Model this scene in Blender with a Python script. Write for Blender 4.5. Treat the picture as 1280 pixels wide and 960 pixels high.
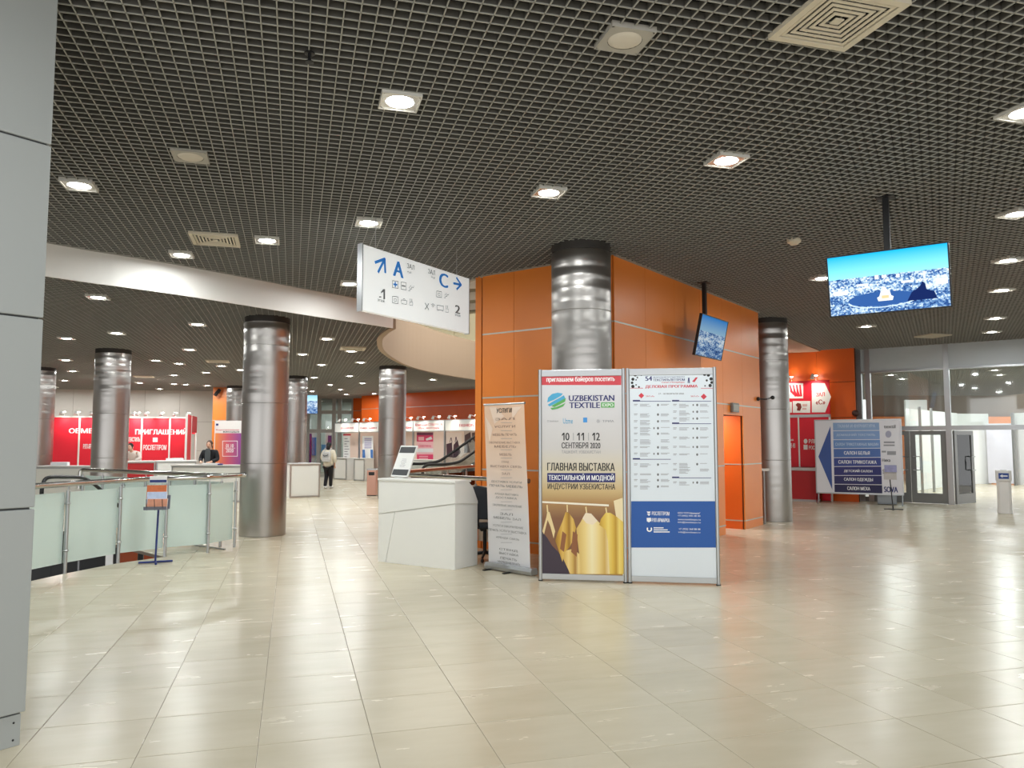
import bpy, math, random
from mathutils import Vector, Matrix
from mathutils.geometry import delaunay_2d_cdt
random.seed(7)
for o in list(bpy.data.objects): bpy.data.objects.remove(o)
SC = bpy.context.scene
COL = SC.collection
R = math.radians

# ------------------------------------------------------------------ camera
FPX, CH, PITCH = 965.0, 1.62, math.atan(73.0/965.0)
cd = bpy.data.cameras.new('camera'); cam = bpy.data.objects.new('camera', cd); COL.objects.link(cam)
cd.sensor_fit = 'HORIZONTAL'; cd.sensor_width = 36.0; cd.lens = 36.0*FPX/1280.0
cd.clip_start = 0.05; cd.clip_end = 200
cam.location = (0, 0, CH); cam.rotation_euler = (math.pi/2 + PITCH, 0, 0)
SC.camera = cam
# ------------------------------------------------------------------ world and exposure
w = bpy.data.worlds.new('hall_ambient'); SC.world = w; w.use_nodes = True
w.node_tree.nodes['Background'].inputs[0].default_value = (0.98, 0.995, 1.0, 1)
w.node_tree.nodes['Background'].inputs[1].default_value = 1.25
vs = SC.view_settings
vs.view_transform = 'Standard'; vs.look = 'None'; vs.gamma = 1.0; vs.exposure = 0.50; vs.use_curve_mapping = False
cy = SC.cycles; cy.max_bounces = 7; cy.diffuse_bounces = 3; cy.glossy_bounces = 3; cy.transmission_bounces = 3; cy.transparent_max_bounces = 12; cy.caustics_reflective = False; cy.caustics_refractive = False; cy.sample_clamp_indirect = 6.0
LAMP_W = 20.0          # power of one ceiling downlight
SPOT_W = 2.1          # power of one booth spotlight

# ------------------------------------------------------------------ geometry of the view
Z_NEAR, Z_FAR = 4.22, 3.84
def ray(px, py):
    x = (px-640)/FPX; y = (480-py)/FPX
    return Vector((x, math.cos(PITCH)-y*math.sin(PITCH), math.sin(PITCH)+y*math.cos(PITCH)))
def atz(px, py, z):
    d = ray(px, py); t = (z-CH)/d.z
    return Vector((d.x*t, d.y*t, z))
def gnd(px, py): return atz(px, py, 0.0)
def aty(px, py, Y):
    d = ray(px, py); t = Y/d.y
    return Vector((d.x*t, Y, CH+d.z*t))
class Plane:
    """an upright plane through o along heading rz: pixel -> (distance along it, height)"""
    def __init__(s, o, rz):
        s.o = Vector((o[0], o[1], 0)); s.rz = rz; s.d = Vector((math.cos(rz), math.sin(rz), 0)); s.n = Vector((-math.sin(rz), math.cos(rz), 0))
    def __call__(s, px, py, off=0.0):
        r = ray(px, py); t = (s.o+s.n*off).dot(s.n)/r.dot(s.n)
        p = r*t; return ((p-s.o).dot(s.d), CH+p.z)
A1 = R(53.5)      # heading of the kiosk's long wall (away to the right)
A2 = R(-36.5)     # heading of its short wall (towards the right and the camera)
GR = R(15.85)     # floor and ceiling grid
D1 = Vector((math.cos(A1), math.sin(A1), 0)); D2 = Vector((math.cos(A2), math.sin(A2), 0))
GA = Vector((math.cos(GR), math.sin(GR), 0)); GB = Vector((-math.sin(GR), math.cos(GR), 0))

# ------------------------------------------------------------------ materials
def lin(c):
    return tuple(((v/255)/12.92 if v/255 <= 0.04045 else ((v/255+0.055)/1.055)**2.4) for v in c)
MATS = {}
def M(name, rgb, rough=0.5, metal=0.0, spec=0.5, var=0.04, scale=3.0, bump=0.0, bscale=60.0, emit=0.0, coat=0.0):
    if name in MATS: return MATS[name]
    m = bpy.data.materials.new(name); m.use_nodes = True; nt = m.node_tree; b = nt.nodes['Principled BSDF']
    c = lin(rgb)
    b.inputs['Roughness'].default_value = rough; b.inputs['Metallic'].default_value = metal
    b.inputs['Specular IOR Level'].default_value = spec; b.inputs['Coat Weight'].default_value = coat
    tc = nt.nodes.new('ShaderNodeTexCoord'); nz = nt.nodes.new('ShaderNodeTexNoise')
    nz.inputs['Scale'].default_value = scale; nz.inputs['Detail'].default_value = 3
    nt.links.new(tc.outputs['Object'], nz.inputs['Vector'])
    mx = nt.nodes.new('ShaderNodeMix'); mx.data_type = 'RGBA'
    mx.inputs[6].default_value = (*[v*(1-var) for v in c], 1); mx.inputs[7].default_value = (*[min(1, v*(1+var)) for v in c], 1)
    nt.links.new(nz.outputs['Fac'], mx.inputs[0]); nt.links.new(mx.outputs[2], b.inputs['Base Color'])
    if emit:
        nt.links.new(mx.outputs[2], b.inputs['Emission Color']); b.inputs['Emission Strength'].default_value = emit
    if bump:
        n2 = nt.nodes.new('ShaderNodeTexNoise'); n2.inputs['Scale'].default_value = bscale
        bp = nt.nodes.new('ShaderNodeBump'); bp.inputs['Strength'].default_value = bump; bp.inputs['Distance'].default_value = 0.002
        nt.links.new(tc.outputs['Object'], n2.inputs['Vector']); nt.links.new(n2.outputs['Fac'], bp.inputs['Height'])
        nt.links.new(bp.outputs['Normal'], b.inputs['Normal'])
    MATS[name] = m; return m
def steel_mat():
    """rolled stainless sheet: horizontal waves and fine brushing"""
    m = bpy.data.materials.new('rolled_stainless'); m.use_nodes = True; nt = m.node_tree; b = nt.nodes['Principled BSDF']
    b.inputs['Base Color'].default_value = (*lin((176, 172, 168)), 1); b.inputs['Metallic'].default_value = 1.0; b.inputs['Roughness'].default_value = 0.30
    b.inputs['Anisotropic'].default_value = 0.85; tg = nt.nodes.new('ShaderNodeTangent'); tg.direction_type = 'RADIAL'; tg.axis = 'Z'; nt.links.new(tg.outputs[0], b.inputs['Tangent'])
    tc = nt.nodes.new('ShaderNodeTexCoord'); mp = nt.nodes.new('ShaderNodeMapping'); mp.inputs['Scale'].default_value = (0.42, 0.42, 4.6)
    n1 = nt.nodes.new('ShaderNodeTexNoise'); n1.inputs['Scale'].default_value = 1.6; n1.inputs['Detail'].default_value = 0.6
    bp = nt.nodes.new('ShaderNodeBump'); bp.inputs['Strength'].default_value = 1.0; bp.inputs['Distance'].default_value = 0.022
    nt.links.new(tc.outputs['Object'], mp.inputs['Vector']); nt.links.new(mp.outputs[0], n1.inputs['Vector'])
    m2 = nt.nodes.new('ShaderNodeMapping'); m2.inputs['Scale'].default_value = (2, 2, 120)
    n2 = nt.nodes.new('ShaderNodeTexNoise'); n2.inputs['Scale'].default_value = 2.0
    nt.links.new(tc.outputs['Object'], m2.inputs['Vector']); nt.links.new(m2.outputs[0], n2.inputs['Vector'])
    b2 = nt.nodes.new('ShaderNodeBump'); b2.inputs['Strength'].default_value = 0.1; b2.inputs['Distance'].default_value = 0.001
    sz = nt.nodes.new('ShaderNodeSeparateXYZ'); nt.links.new(tc.outputs['Object'], sz.inputs[0])
    mr = nt.nodes.new('ShaderNodeMapRange'); mr.inputs['From Min'].default_value = 2.0; mr.inputs['From Max'].default_value = 3.4; mr.inputs['To Min'].default_value = 0.12; mr.inputs['To Max'].default_value = 0.8
    nt.links.new(sz.outputs['Z'], mr.inputs['Value']); nt.links.new(mr.outputs[0], bp.inputs['Strength'])      # the sheets are dented near their tops
    nt.links.new(n1.outputs['Fac'], bp.inputs['Height']); nt.links.new(n2.outputs['Fac'], b2.inputs['Height'])
    nt.links.new(bp.outputs['Normal'], b2.inputs['Normal']); nt.links.new(b2.outputs['Normal'], b.inputs['Normal'])
    return m
def tile_mat():
    m = bpy.data.materials.new('polished_stone_tile'); m.use_nodes = True; nt = m.node_tree; b = nt.nodes['Principled BSDF']
    g = nt.nodes.new('ShaderNodeNewGeometry')
    rot = nt.nodes.new('ShaderNodeVectorRotate'); rot.rotation_type = 'Z_AXIS'; rot.inputs['Angle'].default_value = -GR
    rot.inputs['Center'].default_value = tuple(TILE_O)
    nt.links.new(g.outputs['Position'], rot.inputs['Vector'])
    sub = nt.nodes.new('ShaderNodeVectorMath'); sub.operation = 'SUBTRACT'; sub.inputs[1].default_value = tuple(TILE_O)
    nt.links.new(rot.outputs[0], sub.inputs[0])
    dv = nt.nodes.new('ShaderNodeVectorMath'); dv.operation = 'SCALE'; dv.inputs['Scale'].default_value = 1/0.6
    nt.links.new(sub.outputs[0], dv.inputs[0])
    fl = nt.nodes.new('ShaderNodeVectorMath'); fl.operation = 'FLOOR'; nt.links.new(dv.outputs[0], fl.inputs[0])
    flat = nt.nodes.new('ShaderNodeVectorMath'); flat.operation = 'MULTIPLY'; flat.inputs[1].default_value = (1, 1, 0)
    nt.links.new(fl.outputs[0], flat.inputs[0])
    wn = nt.nodes.new('ShaderNodeTexWhiteNoise'); nt.links.new(flat.outputs[0], wn.inputs['Vector'])
    mp = nt.nodes.new('ShaderNodeMapping'); mp.inputs['Scale'].default_value = (1.0, 3.2, 1); nt.links.new(sub.outputs[0], mp.inputs['Vector'])
    add = nt.nodes.new('ShaderNodeVectorMath'); add.operation = 'ADD'
    sc = nt.nodes.new('ShaderNodeVectorMath'); sc.operation = 'SCALE'; sc.inputs['Scale'].default_value = 7.3
    nt.links.new(wn.outputs['Color'], sc.inputs[0]); nt.links.new(mp.outputs[0], add.inputs[0]); nt.links.new(sc.outputs[0], add.inputs[1])
    nz = nt.nodes.new('ShaderNodeTexNoise'); nz.inputs['Scale'].default_value = 1.8; nz.inputs['Detail'].default_value = 4
    nt.links.new(add.outputs[0], nz.inputs['Vector'])
    a = nt.nodes.new('ShaderNodeMath'); a.operation = 'MULTIPLY_ADD'; a.inputs[1].default_value = 0.45; nt.links.new(wn.outputs['Value'], a.inputs[0])
    nt.links.new(nz.outputs['Fac'], a.inputs[2])
    cr = nt.nodes.new('ShaderNodeValToRGB'); e = cr.color_ramp.elements
    e[0].position = 0.30; e[0].color = (*lin((198, 187, 161)), 1); e[1].position = 1.0; e[1].color = (*lin((211, 201, 177)), 1)
    nt.links.new(a.outputs[0], cr.inputs[0]); nt.links.new(cr.outputs[0], b.inputs['Base Color'])
    rr = nt.nodes.new('ShaderNodeMapRange'); rr.inputs['To Min'].default_value = 0.20; rr.inputs['To Max'].default_value = 0.31
    nt.links.new(nz.outputs['Fac'], rr.inputs['Value']); nt.links.new(rr.outputs[0], b.inputs['Roughness'])
    b.inputs['Specular IOR Level'].default_value = 0.42
    n3 = nt.nodes.new('ShaderNodeTexNoise'); n3.inputs['Scale'].default_value = 2.2; nt.links.new(sub.outputs[0], n3.inputs['Vector'])
    bp = nt.nodes.new('ShaderNodeBump'); bp.inputs['Strength'].default_value = 0.12; bp.inputs['Distance'].default_value = 0.01
    nt.links.new(n3.outputs['Fac'], bp.inputs['Height']); nt.links.new(bp.outputs[0], b.inputs['Normal'])
    return m
def glass_mat(name, tint=(0.93, 0.96, 0.95), gloss=0.10):
    m = bpy.data.materials.new(name); m.use_nodes = True; nt = m.node_tree; nt.nodes.clear()
    out = nt.nodes.new('ShaderNodeOutputMaterial'); tr = nt.nodes.new('ShaderNodeBsdfTransparent'); gl = nt.nodes.new('ShaderNodeBsdfGlossy')
    tr.inputs[0].default_value = (*tint, 1); gl.inputs['Roughness'].default_value = 0.03
    fr = nt.nodes.new('ShaderNodeFresnel'); fr.inputs[0].default_value = 1.5
    ad = nt.nodes.new('ShaderNodeMath'); ad.operation = 'MAXIMUM'; ad.inputs[1].default_value = gloss; nt.links.new(fr.outputs[0], ad.inputs[0])
    mx = nt.nodes.new('ShaderNodeMixShader'); nt.links.new(ad.outputs[0], mx.inputs[0]); nt.links.new(tr.outputs[0], mx.inputs[1]); nt.links.new(gl.outputs[0], mx.inputs[2])
    nt.links.new(mx.outputs[0], out.inputs[0]); return m
def frosted_mat(name, rgb, clear=0.12):
    m = bpy.data.materials.new(name); m.use_nodes = True; nt = m.node_tree; nt.nodes.clear()
    out = nt.nodes.new('ShaderNodeOutputMaterial'); pb = nt.nodes.new('ShaderNodeBsdfPrincipled'); ts = nt.nodes.new('ShaderNodeBsdfTranslucent'); tr = nt.nodes.new('ShaderNodeBsdfTransparent')
    nz = nt.nodes.new('ShaderNodeTexNoise'); nz.inputs['Scale'].default_value = 1.5
    mc = nt.nodes.new('ShaderNodeMix'); mc.data_type = 'RGBA'; c = lin(rgb); mc.inputs[6].default_value = (*[v*.97 for v in c], 1); mc.inputs[7].default_value = (*c, 1)
    nt.links.new(nz.outputs['Fac'], mc.inputs[0]); nt.links.new(mc.outputs[2], pb.inputs['Base Color']); nt.links.new(mc.outputs[2], ts.inputs['Color'])
    pb.inputs['Roughness'].default_value = 0.35
    m1 = nt.nodes.new('ShaderNodeMixShader'); m1.inputs[0].default_value = 0.35; nt.links.new(pb.outputs[0], m1.inputs[1]); nt.links.new(ts.outputs[0], m1.inputs[2])
    m2 = nt.nodes.new('ShaderNodeMixShader'); m2.inputs[0].default_value = clear; nt.links.new(m1.outputs[0], m2.inputs[1]); nt.links.new(tr.outputs[0], m2.inputs[2])
    nt.links.new(m2.outputs[0], out.inputs[0]); return m
def emit_mat(name, rgb, strength):
    m = bpy.data.materials.new(name); m.use_nodes = True; nt = m.node_tree; nt.nodes.clear()
    out = nt.nodes.new('ShaderNodeOutputMaterial'); em = nt.nodes.new('ShaderNodeEmission'); em.inputs[0].default_value = (*lin(rgb), 1); em.inputs[1].default_value = strength
    nt.links.new(em.outputs[0], out.inputs[0]); return m
def ramp_mat(name, axis, lo, hi, stops, emit=0.0, rough=0.45):
    """printed colour gradient along a local axis"""
    m = bpy.data.materials.new(name); m.use_nodes = True; nt = m.node_tree; b = nt.nodes['Principled BSDF']
    tc = nt.nodes.new('ShaderNodeTexCoord'); sx = nt.nodes.new('ShaderNodeSeparateXYZ'); nt.links.new(tc.outputs['Object'], sx.inputs[0])
    mr = nt.nodes.new('ShaderNodeMapRange'); mr.inputs['From Min'].default_value = lo; mr.inputs['From Max'].default_value = hi
    nt.links.new(sx.outputs[axis], mr.inputs['Value']); cr = nt.nodes.new('ShaderNodeValToRGB'); nt.links.new(mr.outputs[0], cr.inputs[0])
    el = cr.color_ramp.elements
    while len(el) < len(stops): el.new(0.5)
    for e, (p, c) in zip(el, stops): e.position = p; e.color = (*lin(c), 1)
    nt.links.new(cr.outputs[0], b.inputs['Base Color']); b.inputs['Roughness'].default_value = rough
    if emit:
        nt.links.new(cr.outputs[0], b.inputs['Emission Color']); b.inputs['Emission Strength'].default_value = emit
    return m
def screen_mat(name, w, h, sky_top, sky_low, gain):
    """a lit screen showing an aerial town under a blue sky"""
    m = bpy.data.materials.new(name); m.use_nodes = True; nt = m.node_tree; nt.nodes.clear(); L = nt.links
    out = nt.nodes.new('ShaderNodeOutputMaterial'); em = nt.nodes.new('ShaderNodeEmission'); em.inputs[1].default_value = gain
    tc = nt.nodes.new('ShaderNodeTexCoord'); sx = nt.nodes.new('ShaderNodeSeparateXYZ'); L.new(tc.outputs['Object'], sx.inputs[0])
    def mth(op, a, b=None, c=None):
        n = nt.nodes.new('ShaderNodeMath'); n.operation = op
        for i, v in enumerate((a, b, c)):
            if v is None: continue
            if isinstance(v, (int, float)): n.inputs[i].default_value = v
            else: L.new(v, n.inputs[i])
        return n.outputs[0]
    t = mth('ADD', mth('DIVIDE', sx.outputs['Z'], h), 0.5)            # 0 bottom .. 1 top
    def vec(kx, kz):
        q = nt.nodes.new('ShaderNodeCombineXYZ'); L.new(mth('MULTIPLY', sx.outputs['X'], kx/w), q.inputs[0]); L.new(mth('MULTIPLY', t, kz), q.inputs[1]); return q.outputs[0]
    vo = nt.nodes.new('ShaderNodeTexVoronoi'); vo.distance = 'CHEBYCHEV'; vo.inputs['Scale'].default_value = 1.0; L.new(vec(62, 44), vo.inputs['Vector'])
    nz = nt.nodes.new('ShaderNodeTexNoise'); nz.inputs['Scale'].default_value = 1.0; nz.inputs['Detail'].default_value = 4; nz.inputs['Roughness'].default_value = 0.75; L.new(vec(44, 30), nz.inputs['Vector'])
    nb = nt.nodes.new('ShaderNodeTexNoise'); nb.inputs['Scale'].default_value = 1.0; nb.inputs['Detail'].default_value = 1; L.new(vec(4, 9), nb.inputs['Vector'])
    s2 = nt.nodes.new('ShaderNodeSeparateColor'); L.new(vo.outputs['Color'], s2.inputs[0])
    band = mth('MULTIPLY', mth('SUBTRACT', 1.0, mth('MINIMUM', mth('MULTIPLY', mth('ABSOLUTE', mth('SUBTRACT', t, 0.45)), 5.0), 1.0)), 0.10)
    v = mth('ADD', mth('ADD', mth('MULTIPLY', s2.outputs[0], 0.26), mth('MULTIPLY', nz.outputs['Fac'], 0.55)), mth('ADD', mth('MULTIPLY', nb.outputs['Fac'], 0.55), band))
    v = mth('SUBTRACT', v, 0.08)
    cr = nt.nodes.new('ShaderNodeValToRGB'); el = cr.color_ramp.elements
    st = [(0.36, (14, 40, 92)), (0.52, (40, 84, 150)), (0.62, (96, 140, 190)), (0.72, (190, 214, 232)), (0.86, (246, 244, 236))]
    while len(el) < len(st): el.new(0.5)
    for e, (p, c) in zip(el, st): e.position = p; e.color = (*lin(c), 1)
    L.new(v, cr.inputs[0])
    sk = nt.nodes.new('ShaderNodeValToRGB'); el = sk.color_ramp.elements
    el[0].position = 0.60; el[0].color = (*lin(sky_low), 1); el[1].position = 0.98; el[1].color = (*lin(sky_top), 1); L.new(t, sk.inputs[0])
    hz = mth('ADD', 0.585, mth('MULTIPLY', nz.outputs['Fac'], 0.05))
    mx = nt.nodes.new('ShaderNodeMix'); mx.data_type = 'RGBA'; L.new(mth('GREATER_THAN', t, hz), mx.inputs[0]); L.new(cr.outputs[0], mx.inputs[6]); L.new(sk.outputs[0], mx.inputs[7])
    L.new(mx.outputs[2], em.inputs[0])
    gl = nt.nodes.new('ShaderNodeBsdfGlossy'); gl.inputs['Roughness'].default_value = 0.3; ms = nt.nodes.new('ShaderNodeMixShader'); ms.inputs[0].default_value = 0.012
    L.new(em.outputs[0], ms.inputs[1]); L.new(gl.outputs[0], ms.inputs[2]); L.new(ms.outputs[0], out.inputs[0]); return m

# ------------------------------------------------------------------ mesh helpers
class MB:
    def __init__(s): s.v = []; s.f = []
    def add(s, vs_, fs):
        n = len(s.v); s.v += [tuple(p) for p in vs_]; s.f += [tuple(i+n for i in f) for f in fs]; return s
    def box(s, x0, x1, y0, y1, z0, z1):
        return s.add([(x0,y0,z0),(x1,y0,z0),(x1,y1,z0),(x0,y1,z0),(x0,y0,z1),(x1,y0,z1),(x1,y1,z1),(x0,y1,z1)],
                     [(0,3,2,1),(4,5,6,7),(0,1,5,4),(1,2,6,5),(2,3,7,6),(3,0,4,7)])
    def obox(s, p, q, half, z0, z1):
        """upright slab from p to q in plan, half thick to each side"""
        p = Vector((p[0], p[1], 0)); q = Vector((q[0], q[1], 0)); d = (q-p).normalized(); n = Vector((-d.y, d.x, 0))*half
        c = [p-n, q-n, q+n, p+n]
        return s.prism([(a.x, a.y) for a in c], z0, z1)
    def prism(s, poly, z0, z1):
        n = len(poly); a = sum(poly[i][0]*poly[(i+1)%n][1]-poly[(i+1)%n][0]*poly[i][1] for i in range(n))
        if a < 0: poly = poly[::-1]
        return s.add([(x,y,z0) for x,y in poly]+[(x,y,z1) for x,y in poly],
                     [tuple(range(n-1,-1,-1)), tuple(range(n,2*n))]+[(i,(i+1)%n,n+(i+1)%n,n+i) for i in range(n)])
    def prism_y(s, poly, y0, y1):
        """polygon given as (x, z), thick along y"""
        n = len(poly); a = sum(poly[i][0]*poly[(i+1)%n][1]-poly[(i+1)%n][0]*poly[i][1] for i in range(n))
        if a < 0: poly = poly[::-1]
        return s.add([(x,y0,z) for x,z in poly]+[(x,y1,z) for x,z in poly],
                     [tuple(range(n)), tuple(range(2*n-1,n-1,-1))]+[(i,n+i,n+(i+1)%n,(i+1)%n) for i in range(n)])
    def prism_x(s, poly, x0, x1):
        """polygon given as (y, z), thick along x"""
        n = len(poly); a = sum(poly[i][0]*poly[(i+1)%n][1]-poly[(i+1)%n][0]*poly[i][1] for i in range(n))
        if a < 0: poly = poly[::-1]
        return s.add([(x1,y,z) for y,z in poly]+[(x0,y,z) for y,z in poly],
                     [tuple(range(n)), tuple(range(2*n-1,n-1,-1))]+[(i,n+i,n+(i+1)%n,(i+1)%n) for i in range(n)])
    def lathe(s, prof, n=32, cx=0, cy=0):
        """prof: list of (r, z) from bottom to top; closed with caps"""
        vs_, fs = [], []
        for r, z in prof:
            for i in range(n):
                a = 2*math.pi*i/n; vs_.append((cx+r*math.cos(a), cy+r*math.sin(a), z))
        for k in range(len(prof)-1):
            for i in range(n):
                j = (i+1)%n; fs.append((k*n+i, k*n+j, (k+1)*n+j, (k+1)*n+i))
        fs.append(tuple(range(n-1,-1,-1))); fs.append(tuple(range((len(prof)-1)*n, len(prof)*n)))
        return s.add(vs_, fs)
    def cyl(s, cx, cy, z0, z1, r, n=24): return s.lathe([(r,z0),(r,z1)], n, cx, cy)
    def tube(s, pts, r, n=10, closed=False):
        pts = [Vector(p) for p in pts]; m = len(pts); vs_, fs = [], []
        rr = r if isinstance(r, (list, tuple)) else [r]*m
        up = None
        for k, p in enumerate(pts):
            if closed: t = (pts[(k+1)%m]-pts[k-1]).normalized()
            else: t = (pts[min(k+1,m-1)]-pts[max(k-1,0)]).normalized()
            if up is None: up = Vector((0,0,1)) if abs(t.z) < 0.9 else Vector((1,0,0))
            x = t.cross(up).normalized(); u = x.cross(t).normalized(); up = u
            for i in range(n):
                a = 2*math.pi*i/n; vs_.append(p+x*rr[k]*math.cos(a)+u*rr[k]*math.sin(a))
        for k in range(m if closed else m-1):
            for i in range(n):
                j = (i+1)%n; q = (k+1)%m; fs.append((k*n+i, k*n+j, q*n+j, q*n+i))
        if not closed: fs += [tuple(range(n-1,-1,-1)), tuple(range((m-1)*n, m*n))]
        return s.add(vs_, fs)
    def ell(s, c, r, n=14, m=8):
        vs_, fs = [(c[0],c[1],c[2]-r[2])], []
        for k in range(1, m):
            ph = -math.pi/2+math.pi*k/m
            for i in range(n):
                a = 2*math.pi*i/n; vs_.append((c[0]+r[0]*math.cos(ph)*math.cos(a), c[1]+r[1]*math.cos(ph)*math.sin(a), c[2]+r[2]*math.sin(ph)))
        vs_.append((c[0],c[1],c[2]+r[2])); t = len(vs_)-1
        for i in range(n):
            j = (i+1)%n; fs.append((0, 1+j, 1+i))
            for k in range(m-2): fs.append((1+k*n+i, 1+k*n+j, 1+(k+1)*n+j, 1+(k+1)*n+i))
            fs.append((1+(m-2)*n+i, 1+(m-2)*n+j, t))
        return s.add(vs_, fs)
    def ribbon(s, pts, z0, z1, th):
        """upright curved wall through plan points"""
        P = [Vector((p[0],p[1],0)) for p in pts]; L_, R_ = [], []
        for k in range(len(P)):
            t = (P[min(k+1,len(P)-1)]-P[max(k-1,0)]).normalized(); n = Vector((-t.y,t.x,0))*th/2
            L_.append(P[k]+n); R_.append(P[k]-n)
        for k in range(len(P)-1):
            s.prism([(R_[k].x,R_[k].y),(R_[k+1].x,R_[k+1].y),(L_[k+1].x,L_[k+1].y),(L_[k].x,L_[k].y)], z0, z1)
        return s
    def mesh(s, name):
        me = bpy.data.meshes.new(name); me.from_pydata(s.v, [], s.f); me.update(); return me
    def build(s, name, m, parent=None, smooth=False, bevel=0.0, kind=None):
        return link(name, s.mesh(name), m, parent, smooth, bevel, kind)
def link(name, me, m, parent=None, smooth=False, bevel=0.0, kind=None):
    if m is not None and not me.materials: me.materials.append(m)
    o = bpy.data.objects.new(name, me); COL.objects.link(o); o.parent = parent
    if smooth:
        for p in me.polygons: p.use_smooth = True
        me.set_sharp_from_angle(angle=R(40))
    if bevel:
        b = o.modifiers.new('edge', 'BEVEL'); b.width = bevel; b.segments = 2; b.limit_method = 'ANGLE'
    if kind: o['kind'] = kind
    return o
def tag(o, label, cat=None, group=None, kind=None):
    o['label'] = label
    if cat: o['category'] = cat
    if group: o['group'] = group
    if kind: o['kind'] = kind
    return o
def thing(name, label, cat, loc=(0,0,0), rz=0.0, group=None, kind=None):
    o = bpy.data.objects.new(name, None); COL.objects.link(o); o.empty_display_size = 0.1
    o.location = loc; o.rotation_euler = (0, 0, rz); return tag(o, label, cat, group, kind)
_kids = {}
def copy_tree(o, parent=None):
    c = o.copy(); COL.objects.link(c); c.parent = parent
    if o.name not in _kids: _kids[o.name] = [x for x in bpy.data.objects if x.parent == o]
    for ch in _kids[o.name]: copy_tree(ch, c)
    return c
def smooth_curve(pts, n=8):
    """Catmull-Rom through points"""
    P = [Vector(p) for p in pts]; out = []
    for k in range(len(P)-1):
        a, b, c, d = P[max(k-1,0)], P[k], P[k+1], P[min(k+2,len(P)-1)]
        for i in range(n):
            t = i/n; out.append(0.5*((2*b)+(c-a)*t+(2*a-5*b+4*c-d)*t*t+(3*b-a-3*c+d)*t**3))
    out.append(P[-1]); return out
# ---- flat print: polygons and lettering lying on a local x-z plane (facing local -y)
def flat(name, polys, m, parent, y):
    b = MB()
    for p in polys: b.prism_y([(q[0], q[1]) for q in p], y-0.0006, y)
    return b.build(name, m, parent)
_glyph = {}
def _outline(s):
    cu = bpy.data.curves.new('t', 'FONT'); cu.body = s; cu.size = 1; cu.resolution_u = 3; cu.fill_mode = 'NONE'
    o = bpy.data.objects.new('t', cu); me = bpy.data.meshes.new_from_object(o)
    vs_ = [(v.co.x, v.co.y) for v in me.vertices]; es = [tuple(e.vertices) for e in me.edges]
    bpy.data.objects.remove(o); bpy.data.curves.remove(cu); bpy.data.meshes.remove(me)
    return vs_, es
def glyph(ch):
    """one character: filled outline, left offset of its pen position and its advance"""
    if ch in _glyph: return _glyph[ch]
    hv, _ = _outline('HH'); w2, _ = _outline('H'+ch+'H'); hw = max(v[0] for v in hv)
    adv = max(v[0] for v in w2)-hw
    vs_, es = _outline(ch); tris = []; pts = []
    if vs_:
        cv, ce, cf, *_r = delaunay_2d_cdt([Vector(v) for v in vs_], es, [], 0, 1e-6)
        # walk each closed outline in order so that its direction is known
        nb = {}
        for p, q in es: nb.setdefault(p, []).append(q); nb.setdefault(q, []).append(p)
        seen = set(); loops = []
        for st in range(len(vs_)):
            if st in seen or st not in nb: continue
            lp = [st]; seen.add(st); cur = max(nb[st]) if st+1 not in nb[st] else st+1
            while cur not in seen:
                lp.append(cur); seen.add(cur); nx = [q for q in nb[cur] if q not in seen]
                if not nx: break
                cur = cur+1 if cur+1 in nx else nx[0]
            loops.append(lp)
        for f in cf:
            x = sum(cv[i].x for i in f)/len(f); y = sum(cv[i].y for i in f)/len(f); wn = 0
            for lp in loops:
                for i in range(len(lp)):
                    p, q = vs_[lp[i]], vs_[lp[(i+1) % len(lp)]]
                    if (p[1] <= y) != (q[1] <= y):
                        xi = p[0]+(y-p[1])/(q[1]-p[1])*(q[0]-p[0])
                        if xi > x: wn += 1 if q[1] > p[1] else -1
            if wn != 0: tris.append(tuple(f))
        pts = [(v.x, v.y) for v in cv]
    _glyph[ch] = (pts, tris, adv); return _glyph[ch]
def letters(name, s, m, parent, x0, x1, z0, z1, y, bold=0.0):
    pen = 0.0; vs_, fs = [], []
    for ch in s:
        p, t, adv = glyph(ch); n = len(vs_); vs_ += [(pen+q[0], q[1]) for q in p]; fs += [tuple(i+n for i in f) for f in t]; pen += adv
    if not vs_: return None
    ax, bx = min(v[0] for v in vs_), max(v[0] for v in vs_); ay, by = min(v[1] for v in vs_), max(v[1] for v in vs_)
    B = MB(); sh = bold*0.9
    for dx in ((-sh, 0.0, sh) if bold > 0 else (0.0,)):
        B.add([(x0+(c[0]+dx-ax+sh)/(bx-ax+2*sh)*(x1-x0), y-(0.0002 if dx else 0.0004), z0+(c[1]-ay)/(by-ay)*(z1-z0)) for c in vs_], fs)
    return B.build(name, m, parent)
def lpx(s, rect, m, parent, pl, y, bold=0.02, name='lettering'):
    """lettering over a rectangle measured in the photograph, laid on the plane pl"""
    x0, y0, x1, y1 = rect; xm, ym = (x0+x1)/2, (y0+y1)/2
    return letters(name, s, m, parent, pl(x0, ym, y)[0], pl(x1, ym, y)[0], pl(xm, y1, y)[1], pl(xm, y0, y)[1], y, bold)
def ppx(name, polys, m, parent, pl, y):
    return flat(name, [[pl(a, b, y) for a, b in p] for p in polys], m, parent, y)
def rect(x0, y0, x1, y1): return [(x0,y1),(x1,y1),(x1,y0),(x0,y0)]
def oval(cx, cy, rx, ry, n=16): return [(cx+rx*math.cos(2*math.pi*i/n), cy+ry*math.sin(2*math.pi*i/n)) for i in range(n)]
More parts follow.
